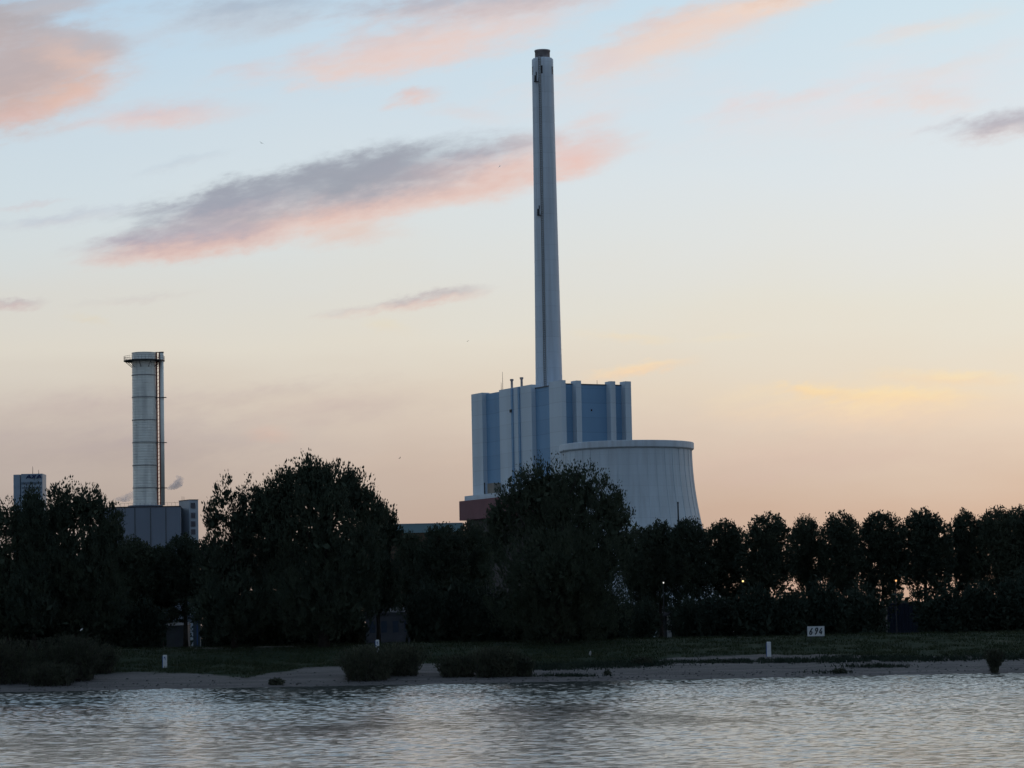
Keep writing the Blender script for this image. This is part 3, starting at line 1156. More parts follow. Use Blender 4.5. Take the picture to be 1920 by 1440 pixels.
# slim side pipe to the right with lattice ties
xp_ = (305.5 - 272.3) * sp
rpip = 3.7 * sp
q = MB()
q.lathe([(rpip, 0), (rpip, Hs + 0.1), (rpip - 0.1, Hs + 0.1), (rpip - 0.1, Hs - 1)], 20, xp_, -0.5)
q.build('side_pipe', M['stack_metal'], stack, True)
q = MB()
q.lathe([(rpip + 0.12, Hs - 0.1), (rpip + 0.12, Hs + 0.14), (rpip + 0.02, Hs + 0.14), (rpip + 0.02, Hs - 0.1)], 20, xp_, -0.5, caps=False)
q.box(rs - 0.3, xp_ - 0.45, -0.7, -0.3, Hs - 0.1, Hs + 0.14)
q.build('top_tie', M['dark_metal'], stack)
q = MB()
xl, xr = rs + 0.18, xp_ - rpip - 0.12
for xx in (xl, xr):
    q.tube([(xx, -0.6, 0), (xx, -0.6, Hs)], [0.21, 0.21], 6)
k = 0
z = 0.4
while z < Hs - 1:
    q.tube([(xl, -0.6, z), (xr, -0.6, z + 0.55)], [0.06, 0.06], 4)
    z += 1.1
q.build('lattice_ladder', M['rust'], stack)
for pyb in (745.5, 830, 915):
    z = pix(305, pyb, YS).z - zb
    q = MB()
    q.box(rs * 0.86, xp_ + rpip + 0.7, -1.35, 0.4, z - 0.1, z + 0.06)
    q.build('landing', M['dark_metal'], stack)

# hall under the stack
CH = pix(224, 1000, 893)
hall = empty('boiler_hall', (CH.x, 893, PZ), 'grey seamed boiler hall with flat roof carrying the steel stack', 'building')
zt = pix(300, 950.5, 893).z - PZ
sx = 893 / F
wallw = (338.5 - 225) * sx
q = MB()
hb = [(0, 0), (wallw, 1.5), (wallw - 2, 24), (-5.6 - 2, 25), (-7.2, 6.0)]
q.prism(hb, 0, zt)
q.build('wall', M['grey_clad'], hall)
for xx in (253, 282, 310.5):
    t = (xx - 224) * sx
    q = MB()
    yy = 1.5 * t / wallw
    q.box(t - 0.14, t + 0.14, yy - 0.1, yy + 0.06, 0, zt - 0.15)
    q.build('seam_trim', M['seam'], hall)
for tt in (0.0, 0.27, 0.55, 0.82):
    q = MB()
    xx, yy = -7.2 * tt, 6.0 * tt
    q.box(xx - 0.14, xx + 0.14, yy - 0.16, yy + 0.1, 0, zt - 0.15)
    q.build('seam_trim', M['seam'], hall)
q = MB()
q.prism([(-0.12, -0.15), (wallw + 0.15, 1.35), (wallw - 1.9, 24.2), (-7.8, 25.2), (-7.4, 5.95)], zt + 0.003, zt + 0.3)
q.build('roof_edge', M['dark_metal'], hall)
q = MB()
for k in range(16):
    t = k / 15
    q.tube([(0.3 + (wallw - 0.6) * t, 0.4 + 1.5 * t, zt + 0.3), (0.3 + (wallw - 0.6) * t, 0.4 + 1.5 * t, zt + 1.3)], [0.03, 0.03], 4)
q.tube([(0.3, 0.4, zt + 1.3), (wallw - 0.3, 1.9, zt + 1.3)], [0.03, 0.03], 4)
q.build('railing', M['dark_metal'], hall)
# roof collar below the stack
q = MB()
q.lathe([(rs + 1.6, zt + 0.305), (rs + 1.6, pb.z - PZ - 0.01)], 40, pb.x - CH.x, YS - 893)
q.build('collar', M['grey_clad'], hall)
# stair tower
ST = pix(355.5, 990, 905)
stair = empty('stair_tower', (ST.x, 905, PZ), 'narrow pale stair tower with a column of windows right of the boiler hall', 'building')
ss = 905 / F
zt2 = pix(355, 937.8, 905).z - PZ
q = MB()
q.prism([(0, 0), ((371.5 - 355.5) * ss, 0.8), ((371.5 - 355.5) * ss - 2.8, 9.5), ((331.5 - 355.5) * ss, 6.5)], 0, zt2)
q.build('wall', M['pale_clad'], stair)
q = MB()
q.prism([(-0.02, -0.12), ((371.5 - 355.5) * ss + 0.12, 0.7), ((371.5 - 355.5) * ss - 2.8, 9.62), ((331.5 - 355.5) * ss - 0.12, 6.5)], zt2 + 0.003, zt2 + 0.22)
q.build('roof_edge', M['dark_metal'], stair)
for pya in (947.5, 966, 982, 997):
    zc = pix(363, pya, 905).z - PZ
    q = MB()
    q.prism([(0.45, -0.05), (1.75, 0.2), (1.75, 0.5), (0.45, 0.3)], zc - 0.85, zc + 0.75)
    q.build('window', M['glass_dark'], stair)
for xx, hh in ((-2.9, 1.5), (-2.3, 1.4)):
    q = MB()
    q.tube([(xx, 6.2, zt2), (xx, 6.2, zt2 + hh)], [0.06, 0.05], 5)
    q.build('antenna', M['dark_metal'], stair)

# ------------------------------------------------------------------ distant office tower with letters
YO = 2000.0
so_ = YO / F
p0 = pix(25.5, 950, YO)
off = empty('office_tower', (p0.x, YO, PZ), 'distant pale office tower of two slabs with large letters near its top', 'office tower')
zt3 = pix(52, 889.5, YO).z - PZ
# lean correction keeps widths honest: widths measured on the photograph
q = MB()
q.box(0, 12.6 * so_, 0, 16, 0, zt3 + 0.0)
q.build('slab', M['office'], off)
q = MB()
x0, x1 = 14.8 * so_, 55 * so_
q.box(x0, x1, -1.5, 15, 0, zt3 + 0.3)
q.build('slab', M['office'], off, label='wider slab carrying the letters')
q = MB()
for k in range(24):
    z1 = zt3 - 3.4 - 3.0 * k
    q.box(12.6 * so_ + 0.003, x0 - 0.003, 3, 11, z1 - 2.0, z1)
q.build('bridge', M['office_dark'], off)
q = MB()
q.box(x0 + 0.3, x1 - 0.3, -1.62, -1.503, zt3 - 6.9, zt3 - 5.3)
q.build('dark_band', M['office_dark'], off)
q = MB()
for k in range(20):
    z1 = zt3 - 8.5 - 3.0 * k
    q.box(x0 + 0.5, x1 - 0.5, -1.6, -1.503, z1 - 1.2, z1)
q.build('window', M['office_dark'], off)
# letters A X A, slanted block capitals


def stroke(mb, a_, b_, w, y0, y1):
    ax, az_ = a_
    bx, bz = b_
    d = Vector((bx - ax, bz - az_)).normalized()
    n = Vector((-d.y, d.x)) * w / 2
    pts = [(ax + n.x, az_ + n.y), (ax - n.x, az_ - n.y), (bx - n.x, bz - n.y), (bx + n.x, bz + n.y)]
    vs = [(x, y0, z) for x, z in pts] + [(x, y1, z) for x, z in pts]
    mb.add(vs, [(0, 1, 2, 3), (7, 6, 5, 4), (0, 4, 5, 1), (1, 5, 6, 2), (2, 6, 7, 3), (3, 7, 4, 0)])


lx0 = x0 + (50.5 - 40.3) * so_
lw, lh = 8.6 * so_, 6.4 * so_
lz = zt3 - 0.5 - lh
for i, ch in enumerate('AXA'):
    q = MB()
    ox = lx0 + i * 9.7 * so_
    if ch == 'A':
        stroke(q, (ox, lz), (ox + lw * 0.62, lz + lh), 0.75, -1.95, -1.65)
        stroke(q, (ox + lw * 0.95, lz), (ox + lw * 0.62, lz + lh), 0.75, -1.953, -1.653)
        stroke(q, (ox + lw * 0.22, lz + lh * 0.32), (ox + lw * 0.86, lz + lh * 0.32), 0.6, -1.956, -1.656)
    else:
        stroke(q, (ox, lz), (ox + lw, lz + lh), 0.75, -1.95, -1.65)
        stroke(q, (ox + lw * 0.25, lz + lh), (ox + lw * 0.72, lz), 0.75, -1.953, -1.653)
    q.build('letter', M['sign_blue'], off)
for pxa, ptop in ((58.3, 873.5), (69.5, 880)):
    t = (pxa - 25.5 + 1.2) * so_
    q = MB()
    q.tube([(t, 5, zt3), (t, 5, pix(pxa, ptop, YO).z - PZ)], [0.22, 0.12], 5)
    q.build('antenna', M['dark_metal'], off)

# low long hall behind the trees
YH = 800.0
ph = pix(700, 985, YH)
lh_ = empty('long_hall', (ph.x, YH, PZ), 'long low hall with a teal upper band showing between the trees', 'building')
zt4 = pix(800, 982.5, YH).z - PZ
zm4 = pix(800, 998.5, YH).z - PZ
q = MB()
q.box(0, 23.6, 0, 20, 0, zm4)
q.build('wall', M['brown_wall'], lh_)
q = MB()
q.box(-0.15, 23.75, -0.25, 20.2, zm4 + 0.003, zt4)
q.build('roof_band', M['teal_clad'], lh_)
q = MB()
q.box(-0.3, 23.9, -0.4, 20.4, zt4 + 0.003, zt4 + 0.18)
q.build('roof_edge', M['pale_clad'], lh_)

# ------------------------------------------------------------------ foliage
def leaf_cloud(lobes, n, leaf=(0.35, 0.75), width=0.5, seed=0, cl_sigma=0.6, per=45, upright=0.8, shell=0.5, zsq=1.3, stray=0.28):
    """leaf-sprig faces gathered in tufts through the volume of ellipsoid lobes"""
    rg = np.random.default_rng(seed)
    lob = np.array([tuple(l_) + (1.0,) * (7 - len(l_)) for l_ in lobes], float)
    vol = (lob[:, 3] * lob[:, 4] * lob[:, 5]) ** 0.72
    if lob.shape[1] > 6:
        vol = vol * lob[:, 6]
    pr = vol / vol.sum()
    nc = max(6, n // per)
    li = rg.choice(len(lob), nc, p=pr)
    d = rg.normal(size=(nc, 3))
    d /= np.linalg.norm(d, axis=1)[:, None]
    rad = (shell + (1 - shell) * rg.random(nc) ** 0.6) * (0.92 + 0.16 * rg.random(nc))
    rad = np.where(rg.random(nc) < stray, rg.random(nc) ** 0.5, rad)
    cc = lob[li, :3] + d * rad[:, None] * lob[li, 3:6]
    sg = cl_sigma * (0.55 + 0.9 * rg.random(nc))
    ci = rg.integers(0, nc, n)
    off_ = np.clip(rg.normal(size=(n, 3)), -1.7, 1.7) * sg[ci][:, None]
    off_[:, 2] *= zsq
    p = cc[ci] + off_
    a = rg.normal(size=(n, 3))
    a /= np.linalg.norm(a, axis=1)[:, None]
    a = a * (1 - upright) + np.array([0, 0, 1.0]) * upright + d[ci] * 0.35
    a /= np.linalg.norm(a, axis=1)[:, None]
    r_ = rg.normal(size=(n, 3))
    b_ = np.cross(a, r_)
    b_ /= np.linalg.norm(b_, axis=1)[:, None]
    Ln = (leaf[0] + (leaf[1] - leaf[0]) * rg.random(n) ** 1.6)[:, None]
    Wd = Ln * width * (0.6 + 0.7 * rg.random(n))[:, None]
    v = np.empty((n, 4, 3))
    v[:, 0] = p - a * Ln * 0.5
    v[:, 1] = p + b_ * Wd * 0.5 - a * Ln * 0.08
    v[:, 2] = p + a * Ln * 0.55
    v[:, 3] = p - b_ * Wd * 0.5 - a * Ln * 0.08
    return v.reshape(-1, 3)


def quads_mesh(name, v, material):
    n = len(v) // 4
    me = bpy.data.meshes.new(name)
    me.vertices.add(len(v))
    me.vertices.foreach_set('co', v.astype(np.float32).ravel())
    me.loops.add(len(v))
    me.loops.foreach_set('vertex_index', np.arange(len(v), dtype=np.int32))
    me.polygons.add(n)
    me.polygons.foreach_set('loop_start', np.arange(0, len(v), 4, dtype=np.int32))
    me.polygons.foreach_set('loop_total', np.full(n, 4, np.int32))
    me.materials.append(material)
    me.update(calc_edges=True)
    return me


def limbs(mb, base_h, crown_h, spread, r, n=7, seed=0, lean=0.0, fork=0.35):
    """tapered trunk with rising limbs"""
    rg = random.Random(seed)
    pts, rd = [], []
    for k in range(9):
        t = k / 8
        pts.append((lean * t * t + rg.uniform(-.12, .12) * t, rg.uniform(-.12, .12) * t, crown_h * 0.92 * t))
        rd.append(r * (1.25 if k == 0 else 1) * (1 - 0.86 * t) + 0.03)
    mb.tube(pts, rd, 9)
    for i in range(n):
        t = fork + (0.85 - fork) * (i + rg.random() * 0.6) / n
        z0 = crown_h * 0.92 * t
        a_ = i * 2.4 + rg.random()
        ln = spread * (1.05 - 0.6 * t) * rg.uniform(0.7, 1.05)
        x0_ = lean * t * t
        q_ = []
        for k in range(5):
            s_ = k / 4
            q_.append((x0_ + math.cos(a_) * ln * s_, math.sin(a_) * ln * s_, z0 + ln * (0.35 * s_ + 0.75 * s_ * s_)))
        rb = r * (1 - 0.86 * t) * 0.62
        mb.tube(q_, [rb * (1 - 0.85 * k / 4) + 0.02 for k in range(5)], 6)


def px_tree(name, label, Y, base_px, lobes_px, n, lm, group, cat='tree', trunk_r=0.45, seed=0, leaf=(0.4, 0.9), width=0.5, sig=0.6, per=45, depth=1.0, upright=0.75, fork=0.35, nl=8):
    """a tree whose crown masses were surveyed from the photograph: (px, py, half width, half height[, weight])"""
    s_ = Y / F
    bp_ = bank(base_px, Y)
    root = empty(name, bp_, label, cat, group)
    lob = []
    rg = random.Random(seed * 7 + 1)
    for lb in lobes_px:
        c_ = pix(lb[0], lb[1], Y)
        w = lb[4] if len(lb) > 4 else 1.0
        rx, rz_ = lb[2] * s_, lb[3] * s_
        lob.append((c_.x - bp_.x, rg.uniform(-0.35, 0.35) * rx * depth, c_.z - bp_.z, rx * 0.97, rx * 0.95 * depth, rz_ * 0.95, w))
    top = max(l_[2] + l_[5] for l_ in lob)
    q = MB()
    limbs(q, 2, top * 0.9, max(l_[3] for l_ in lob) * 0.9, trunk_r, nl, seed, 0.0, fork)
    q.build('trunk', M['bark'], root, True)
    lv = leaf_cloud(lob, int(n * 2.1), (leaf[0] * 0.68, leaf[1] * 0.72), width, seed, sig * 0.66, int(per * 1.0), upright, 0.5, 1.8)
    inner = [(l_[0], l_[1], l_[2] - l_[5] * 0.16, l_[3] * 0.74, l_[4] * 0.74, l_[5] * 0.74, min(1.0, l_[6]) ** 4 * max(1, l_[6])) for l_ in lob]
    lv = np.concatenate([lv, leaf_cloud(inner, int(n * 0.24), (0.7, 1.4), 0.6, seed + 500, sig, 12, 0.45, 0.1)])
    me_ = quads_mesh('crown', lv, LEAF[lm])
    co = bpy.data.objects.new('crown', me_)
    COL.objects.link(co)
    co.parent = root
    return root


G_BIG = 'large poplars in front of the tree row'
px_tree('poplar', 'poplar cut by the left picture edge, its tip left of the distant office tower', 452, 12,
        [(14, 968, 30, 30), (-25, 985, 40, 45), (45, 1000, 30, 45), (20, 1075, 75, 85), (0, 1140, 85, 60)], 11000, 'poplar', G_BIG, seed=1, leaf=(0.4, 0.85))
px_tree('poplar', 'narrow dark tree standing right in front of the distant office tower', 448, 64,
        [(62, 945, 22, 30), (66, 985, 30, 50), (68, 1060, 42, 70), (60, 1130, 50, 60)], 8000, 'poplar', G_BIG, seed=2, sig=0.5, trunk_r=0.32)
px_tree('poplar', 'broad poplar with ragged tips between the office tower and the grey boiler hall', 455, 140,
        [(112, 945, 30, 40), (108, 985, 38, 40), (160, 955, 40, 46), (205, 980, 26, 38), (195, 1010, 40, 45), (140, 1060, 85, 80), (150, 1130, 95, 70)], 18000, 'poplar', G_BIG, seed=3, trunk_r=0.5)
px_tree('poplar', 'loose poplar with sky showing through its two tips right of the stair tower', 450, 440,
        [(424, 925, 24, 36, 0.7), (400, 968, 30, 38, 0.8), (445, 975, 30, 40, 0.8), (478, 940, 32, 46, 0.8), (500, 962, 38, 60, 1.2), (505, 1010, 40, 50, 1.2), (462, 985, 40, 50, 0.9), (430, 1050, 72, 70), (440, 1130, 85, 70)], 13500, 'poplar', G_BIG, seed=4, leaf=(0.4, 0.9), sig=0.5)
px_tree('poplar', 'largest poplar with a wide domed crown left of the red annex', 446, 607,
        [(583, 905, 46, 48), (540, 920, 38, 54), (515, 950, 36, 56), (628, 913, 46, 50), (668, 932, 40, 55), (696, 975, 34, 50), (600, 960, 75, 60, 0.8), (560, 1010, 70, 60, 0.8), (640, 1040, 85, 80, 1.3), (600, 1120, 110, 80, 1.3)], 26000, 'poplar', G_BIG, seed=5, trunk_r=0.75, leaf=(0.4, 0.95), sig=0.6, nl=11)
px_tree('poplar', 'small loose poplar low at the right shoulder of the largest poplar', 458, 710,
        [(718, 975, 26, 28, 0.8), (735, 1000, 19, 28, 0.9), (700, 1020, 40, 40, 0.8), (705, 1090, 55, 60)], 7000, 'poplar', G_BIG, seed=6, trunk_r=0.3, sig=0.5)
px_tree('poplar', 'dense round-headed tree rising before the power station and cooling tower', 447, 1042,
        [(1025, 905, 52, 48), (985, 925, 40, 48), (1085, 910, 50, 46), (1130, 940, 38, 55), (948, 962, 36, 50), (928, 1005, 36, 55), (1160, 1000, 38, 66), (1150, 960, 28, 45), (1040, 970, 100, 75, 1.3), (1100, 1040, 85, 80, 1.3), (1045, 1060, 138, 80, 1.3), (1050, 1135, 142, 70, 1.3)], 36000, 'poplar', G_BIG, seed=7, trunk_r=0.7, leaf=(0.35, 0.75), sig=0.6, nl=11)

# --- the row of round-headed trees behind: four grown forms, then copies
def row_form(seed, hgt, wid):
    root = empty('row_tree', (0, 0, 0), 'row tree', 'tree', 'round-headed trees standing in a row')
    q = MB()
    limbs(q, 3, hgt, wid * 0.62, 0.30, 9, seed, 0.0, 0.28)
    q.build('trunk', M['bark'], root, True)
    rg = random.Random(seed)
    j1, j2 = rg.uniform(-.06, .06) * wid, rg.uniform(-.06, .06) * wid
    dome = [(j1, 0, hgt * 0.70, wid * 0.46, wid * 0.46, hgt * 0.285, 2.4), (j2, j1, hgt * 0.83, wid * 0.26, wid * 0.26, hgt * 0.16, 0.7),
            (-j1 * 2, j2, hgt * 0.58, wid * 0.50, wid * 0.48, hgt * 0.2, 1.0)]
    lob = [(0, 0, hgt * 0.46, wid * 0.50, wid * 0.50, hgt * 0.17, 1.0), (0, 0, hgt * 0.32, wid * 0.46, wid * 0.46, hgt * 0.12, 0.8)]
    for i in range(6):
        a_ = i * 1.1 + rg.random()
        zz = hgt * rg.uniform(0.30, 0.62)
        rr_ = wid * rg.uniform(0.25, 0.40)
        lob.append((math.cos(a_) * rr_, math.sin(a_) * rr_, zz, wid * rg.uniform(0.15, 0.2), wid * 0.18, hgt * rg.uniform(0.07, 0.10), 0.9))
    lv = np.concatenate([leaf_cloud(dome, 13500, (0.26, 0.52), 0.55, seed + 90, 0.26, 20, 0.55, 0.8, 1.3, 0.16),
                         leaf_cloud(lob, 5200, (0.26, 0.56), 0.55, seed + 91, 0.36, 46, 0.6)])
    inner = [(0, 0, hgt * 0.78, wid * 0.30, wid * 0.30, hgt * 0.14), (0, 0, hgt * 0.64, wid * 0.28, wid * 0.28, hgt * 0.12)]
    lv = np.concatenate([lv, leaf_cloud(inner, 800, (0.8, 1.4), 0.6, seed + 190, 0.45, 12, 0.45, 0.1)])
    me_ = quads_mesh('crown', lv, LEAF['row'])
    co = bpy.data.objects.new('crown', me_)
    COL.objects.link(co)
    co.parent = root
    return root


FH, FW = 20.0, 7.4
forms = [row_form(21 + i, FH, FW) for i in range(6)]
G_ROW = 'round-headed trees standing in a row'
ROW = [  # px, top py, half width px, Y, label
    (196, 1030, 34, 492, 'low round tree under the tip of the broad poplar, left of the boiler hall seams'),
    (244, 1003, 42, 495, 'round row tree in front of the left half of the grey boiler hall'),
    (300, 1018, 36, 500, 'lowest round row tree, below the middle of the boiler hall wall'),
    (345, 1000, 44, 496, 'round row tree in front of the stair tower base'),
    (395, 1020, 36, 500, 'row tree mostly hidden behind the loose poplar with two tips'),
    (520, 1000, 40, 505, 'row tree glimpsed behind the left flank of the largest poplar'),
    (772, 996, 30, 500, 'small round row tree beneath the teal band of the long hall'),
    (826, 979, 42, 492, 'round row tree overlapping the right end of the teal long hall'),
    (884, 974, 34, 498, 'round row tree just below the dark red annex'),
    (1200, 984, 30, 500, 'row tree tucked against the right edge of the dense round-headed tree'),
    (1237, 974, 36, 495, 'round row tree before the middle of the cooling tower foot'),
    (1297, 968, 40, 492, 'round row tree under the thin mast at the right foot of the cooling tower'),
    (1363, 971, 38, 496, 'first row tree to the right of the cooling tower against open sky'),
    (1440, 961, 46, 490, 'widest round row tree, second clear of the cooling tower'),
    (1516, 963, 30, 497, 'slim pointed row tree between the widest one and the tree above the number board'),
    (1580, 957, 39, 492, 'domed row tree nearest above and right of the number board'),
    (1655, 954, 40, 494, 'domed row tree above the orange street lamp'),
    (1735, 952, 47, 490, 'broad row tree standing above the right end of the blue container'),
    (1812, 954, 34, 495, 'narrow ragged row tree next to the twin-topped pair at the right edge'),
    (1873, 947, 38, 491, 'left tree of the pair closing the row at the right edge'),
    (1924, 948, 42, 493, 'last row tree, cut by the right picture edge'),
]
used = set()
for i, (px_, py_, hw, Y, lb) in enumerate(ROW):
    k = (i * 5 + i // 6) % 6
    base = bank(px_ + 3, Y)
    topz = pix(px_, py_, Y).z
    sz = (topz - base.z) / FH * 0.985
    sxy = (2 * hw * Y / F) / FW * 1.19
    rz = (i * 1.37) % 6.28
    if k not in used:
        used.add(k)
        o = forms[k]
        o.location, o.rotation_euler, o.scale = base, (0, 0, rz), (sxy, sxy, sz)
        o['label'] = lb
        o['group'] = G_ROW
    else:
        copy_thing(forms[k], 'row_tree', base, rz, (sxy, sxy, sz), lb, G_ROW)

# --- understory shrubs at the foot of the trees
def shrub_form(seed, n=7000):
    root = empty('shrub', (0, 0, 0), 'shrub', 'shrub', 'dark shrubs along the foot of the trees')
    rg = random.Random(seed)
    q = MB()
    for i in range(7):
        a_ = i * 0.9 + rg.random()
        sp_ = rg.uniform(0.5, 2.4)
        q.tube([(math.cos(a_) * 0.25, math.sin(a_) * 0.25, 0), (math.cos(a_) * sp_ * 0.5, math.sin(a_) * sp_ * 0.5, 1.6), (math.cos(a_) * sp_, math.sin(a_) * sp_, 3.6)], [0.10, 0.07, 0.03], 5)
    q.build('stem', M['bark'], root, True)
    lob = [(0, 0, 3.6, 2.7, 2.5, 2.0), (-1.8, 0.3, 2.6, 2.0, 2.0, 1.7), (1.9, -0.2, 2.8, 1.9, 2.0, 1.7), (0.4, 0.5, 4.8, 1.5, 1.5, 1.3), (0, 0, 1.4, 3.3, 2.7, 1.5, 1.6)]
    lob = [tuple(c_ * rg.uniform(0.85, 1.15) for c_ in l_) for l_ in lob]
    inner = [(0, 0, 2.2, 2.8, 2.2, 2.0)]
    lv = np.concatenate([leaf_cloud(lob, n, (0.28, 0.6), 0.55, seed + 5, 0.45, 36, 0.45), leaf_cloud(inner, 1500, (0.7, 1.3), 0.6, seed + 9, 0.5, 12, 0.4, 0.1)])
    me_ = quads_mesh('foliage', lv, LEAF['shrub'])
    co = bpy.data.objects.new('foliage', me_)
    COL.objects.link(co)
    co.parent = root
    return root


sforms = [shrub_form(61 + i) for i in range(3)]
G_SH = 'dark shrubs along the foot of the trees'
SHR = [  # px, top py, half width px, Y, label
    (28, 1100, 60, 462, 'dark shrub at the left picture edge behind the willow scrub'),
    (118, 1108, 60, 466, 'dark shrub behind the willow scrub, under the broad poplar'),
    (205, 1112, 56, 462, 'dark shrub just right of the willow scrub at the left'),
    (268, 1126, 44, 464, 'dark shrub left of the pale shed seen between trunks'),
    (420, 1118, 50, 466, 'dark shrub to the right of the pale shed'),
    (490, 1108, 60, 463, 'dark shrub left of the thick trunk of the largest poplar'),
    (560, 1120, 50, 468, 'dark shrub close against the left of the thick poplar trunk'),
    (650, 1122, 44, 466, 'dark shrub between the thick poplar trunk and the grey low building'),
    (800, 1095, 48, 464, 'dark shrub immediately right of the grey low building'),
    (862, 1085, 54, 468, 'dark shrub below the red annex'),
    (925, 1110, 50, 462, 'dark shrub under the left side of the dense round-headed tree'),
    (985, 1120, 44, 468, 'dark shrub left of the trunk of the dense round-headed tree'),
    (1095, 1118, 48, 466, 'dark shrub right of the trunk of the dense round-headed tree'),
    (1145, 1108, 46, 470, 'dark shrub below the right side of the dense round-headed tree'),
    (1208, 1132, 34, 480, 'dark shrub between the dense round-headed tree and the grey cabinet'),
    (1290, 1128, 34, 470, 'small dark shrub right of the grey cabinet with a white end'),
    (1345, 1112, 46, 466, 'dark shrub under the first row tree right of the cooling tower'),
    (1415, 1098, 50, 462, 'dark shrub below the yellow street lamp'),
    (1480, 1108, 46, 464, 'dark shrub left of the number board'),
    (1545, 1100, 50, 466, 'dark shrub directly behind the number board'),
    (1615, 1096, 52, 462, 'dark shrub right of the number board, left of the blue container'),
    (1775, 1104, 56, 462, 'dark shrub touching the right end of the blue container'),
    (1845, 1090, 60, 464, 'tallest dark shrub above the lone willow at the waterline'),
    (1915, 1078, 56, 461, 'dark shrub cut by the right picture edge'),
]
used = set()
for i, (px_, py_, hw, Y, lb) in enumerate(SHR):
    k = (i * 2 + i // 3) % 3
    base = bank(px_, Y)
    topz = pix(px_, py_, Y).z
    sz = (topz - base.z) / 5.9
    sxy = (hw * Y / F) / 3.9 * 1.08
    rz = (i * 2.1) % 6.28
    if k not in used:
        used.add(k)
        o = sforms[k]
        o.location, o.rotation_euler, o.scale = base, (0, 0, rz), (sxy, sxy, sz)
        o['label'] = lb
    else:
        copy_thing(sforms[k], 'shrub', base, rz, (sxy, sxy, sz), lb, G_SH)


# --- far-off wood that closes the view under the crowns
lob = []
rg = random.Random(41)
for i in range(80):
    x = -150 + i * 3.9 + rg.uniform(-1.5, 1.5)
    hh = rg.uniform(6.0, 9.0)
    lob.append((x, 640 + rg.uniform(-14, 14), PLAIN + hh * 0.5, rg.uniform(3.0, 4.6), 3.5, hh * 0.5))
    lob.append((x + 2, 640 + rg.uniform(-14, 14), PLAIN + 1.6, 3.6, 3.5, 2.2, 1.6))
lv = np.concatenate([leaf_cloud(lob, 30000, (0.6, 1.2), 0.6, 71, 0.7, 40, 0.4), leaf_cloud(lob, 16000, (1.2, 2.2), 0.7, 72, 0.7, 12, 0.3, 0.1)])
o = bpy.data.objects.new('far_wood', quads_mesh('far_wood', lv, LEAF['shrub']))
COL.objects.link(o)
tag(o, 'dark far-off wood closing the gaps between the trunks', None, None, 'stuff')

# --- willow scrub on the sand
def willow(name, label, px_, py_base, top_py, hw, n, seed, group, narrow=0.0, fan=1.0):
    g = ground_at(px_, py_base)
    s_ = g.y / F
    hgt = pix(px_, top_py, g.y).z - g.z
    wd = hw * s_
    root = empty(name, g, label, 'bush', group)
    rg = np.random.default_rng(seed)
    # long thin wands
    nst = n // 10
    q = MB()
    ends = []
    k_ = max(3, int(nst * 0.10))
    for i in range(nst):
        bx = rg.uniform(-1, 1) * wd * (0.62 if narrow == 0 else narrow)
        by = rg.uniform(-0.8, 0.8) * wd * 0.5 * (1 if narrow == 0 else narrow)
        a_ = rg.uniform(0, 6.28)
        out = rg.uniform(0.05, 0.55) * hgt * fan
        hh = hgt * rg.uniform(0.55, 1.0) * (1 - 0.35 * (bx / wd) ** 2)
        ex, ey = bx + math.cos(a_) * out, by + math.sin(a_) * out * 0.7
        ends.append((bx, by, ex, ey, hh))
        if i < 90:
            gz = height(g.x + bx, g.y + by) - g.z - 0.1
            q.tube([(bx, by, gz), ((bx * 0.6 + ex * 0.4), (by * 0.6 + ey * 0.4), hh * 0.55), (ex, ey, hh)], [0.045, 0.03, 0.012], 4)
    q.build('stem', M['bark'], root)
    ends = np.array(ends)
    i = rg.integers(0, len(ends), n)
    t = rg.random(n) ** 0.75
    e = ends[i]
    p = np.stack([e[:, 0] + (e[:, 2] - e[:, 0]) * t ** 1.4, e[:, 1] + (e[:, 3] - e[:, 1]) * t ** 1.4, e[:, 4] * t], 1)
    p += rg.normal(size=(n, 3)) * np.array([0.16, 0.16, 0.12])
    gz = np.array([height(g.x + x_, g.y + y_) - g.z for x_, y_ in p[:, :2]])
    p[:, 2] = p[:, 2] + gz * (1 - t)
    a_ = np.stack([e[:, 2] - e[:, 0], e[:, 3] - e[:, 1], e[:, 4]], 1) + rg.normal(size=(n, 3)) * 0.6
    a_ /= np.linalg.norm(a_, axis=1)[:, None]
    b_ = np.cross(a_, rg.normal(size=(n, 3)))
    b_ /= np.linalg.norm(b_, axis=1)[:, None]
    Ln = rg.uniform(0.18, 0.5, n)[:, None]
    Wd = Ln * rg.uniform(0.12, 0.28, n)[:, None]
    v = np.empty((n, 4, 3))
    v[:, 0], v[:, 1], v[:, 2], v[:, 3] = p - a_ * Ln * .5, p + b_ * Wd, p + a_ * Ln * .5, p - b_ * Wd
    co = bpy.data.objects.new('foliage', quads_mesh('foliage', v.reshape(-1, 3), LEAF['willow']))
    COL.objects.link(co)
    co.parent = root
    return root


G_W = 'willow scrub on the river bank'
willow('willow_bush', 'tall willow scrub at the left edge of the bank', 15, 1280, 1192, 62, 9000, 1, G_W)
willow('willow_bush', 'wide willow scrub right of the tallest scrub at the left, reaching the sand', 130, 1276, 1186, 72, 10000, 2, G_W)
willow('willow_bush', 'low pale willow scrub at the waterline in front of the left scrub', 95, 1284, 1240, 62, 5000, 3, G_W)
willow('willow_bush', 'small willow scrub stepping down to the grass at the right of the left scrub', 190, 1262, 1205, 34, 4000, 4, G_W)
willow('willow_bush', 'dense brown willow scrub below the white post in mid bank', 690, 1274, 1208, 62, 11000, 5, G_W)
willow('willow_bush', 'right-hand half of the dense scrub below the white post, leaning right', 755, 1266, 1202, 44, 6000, 6, G_W)
willow('willow_bush', 'low reddish scrub on the left of the second scrub patch', 858, 1268, 1226, 46, 6500, 7, G_W)
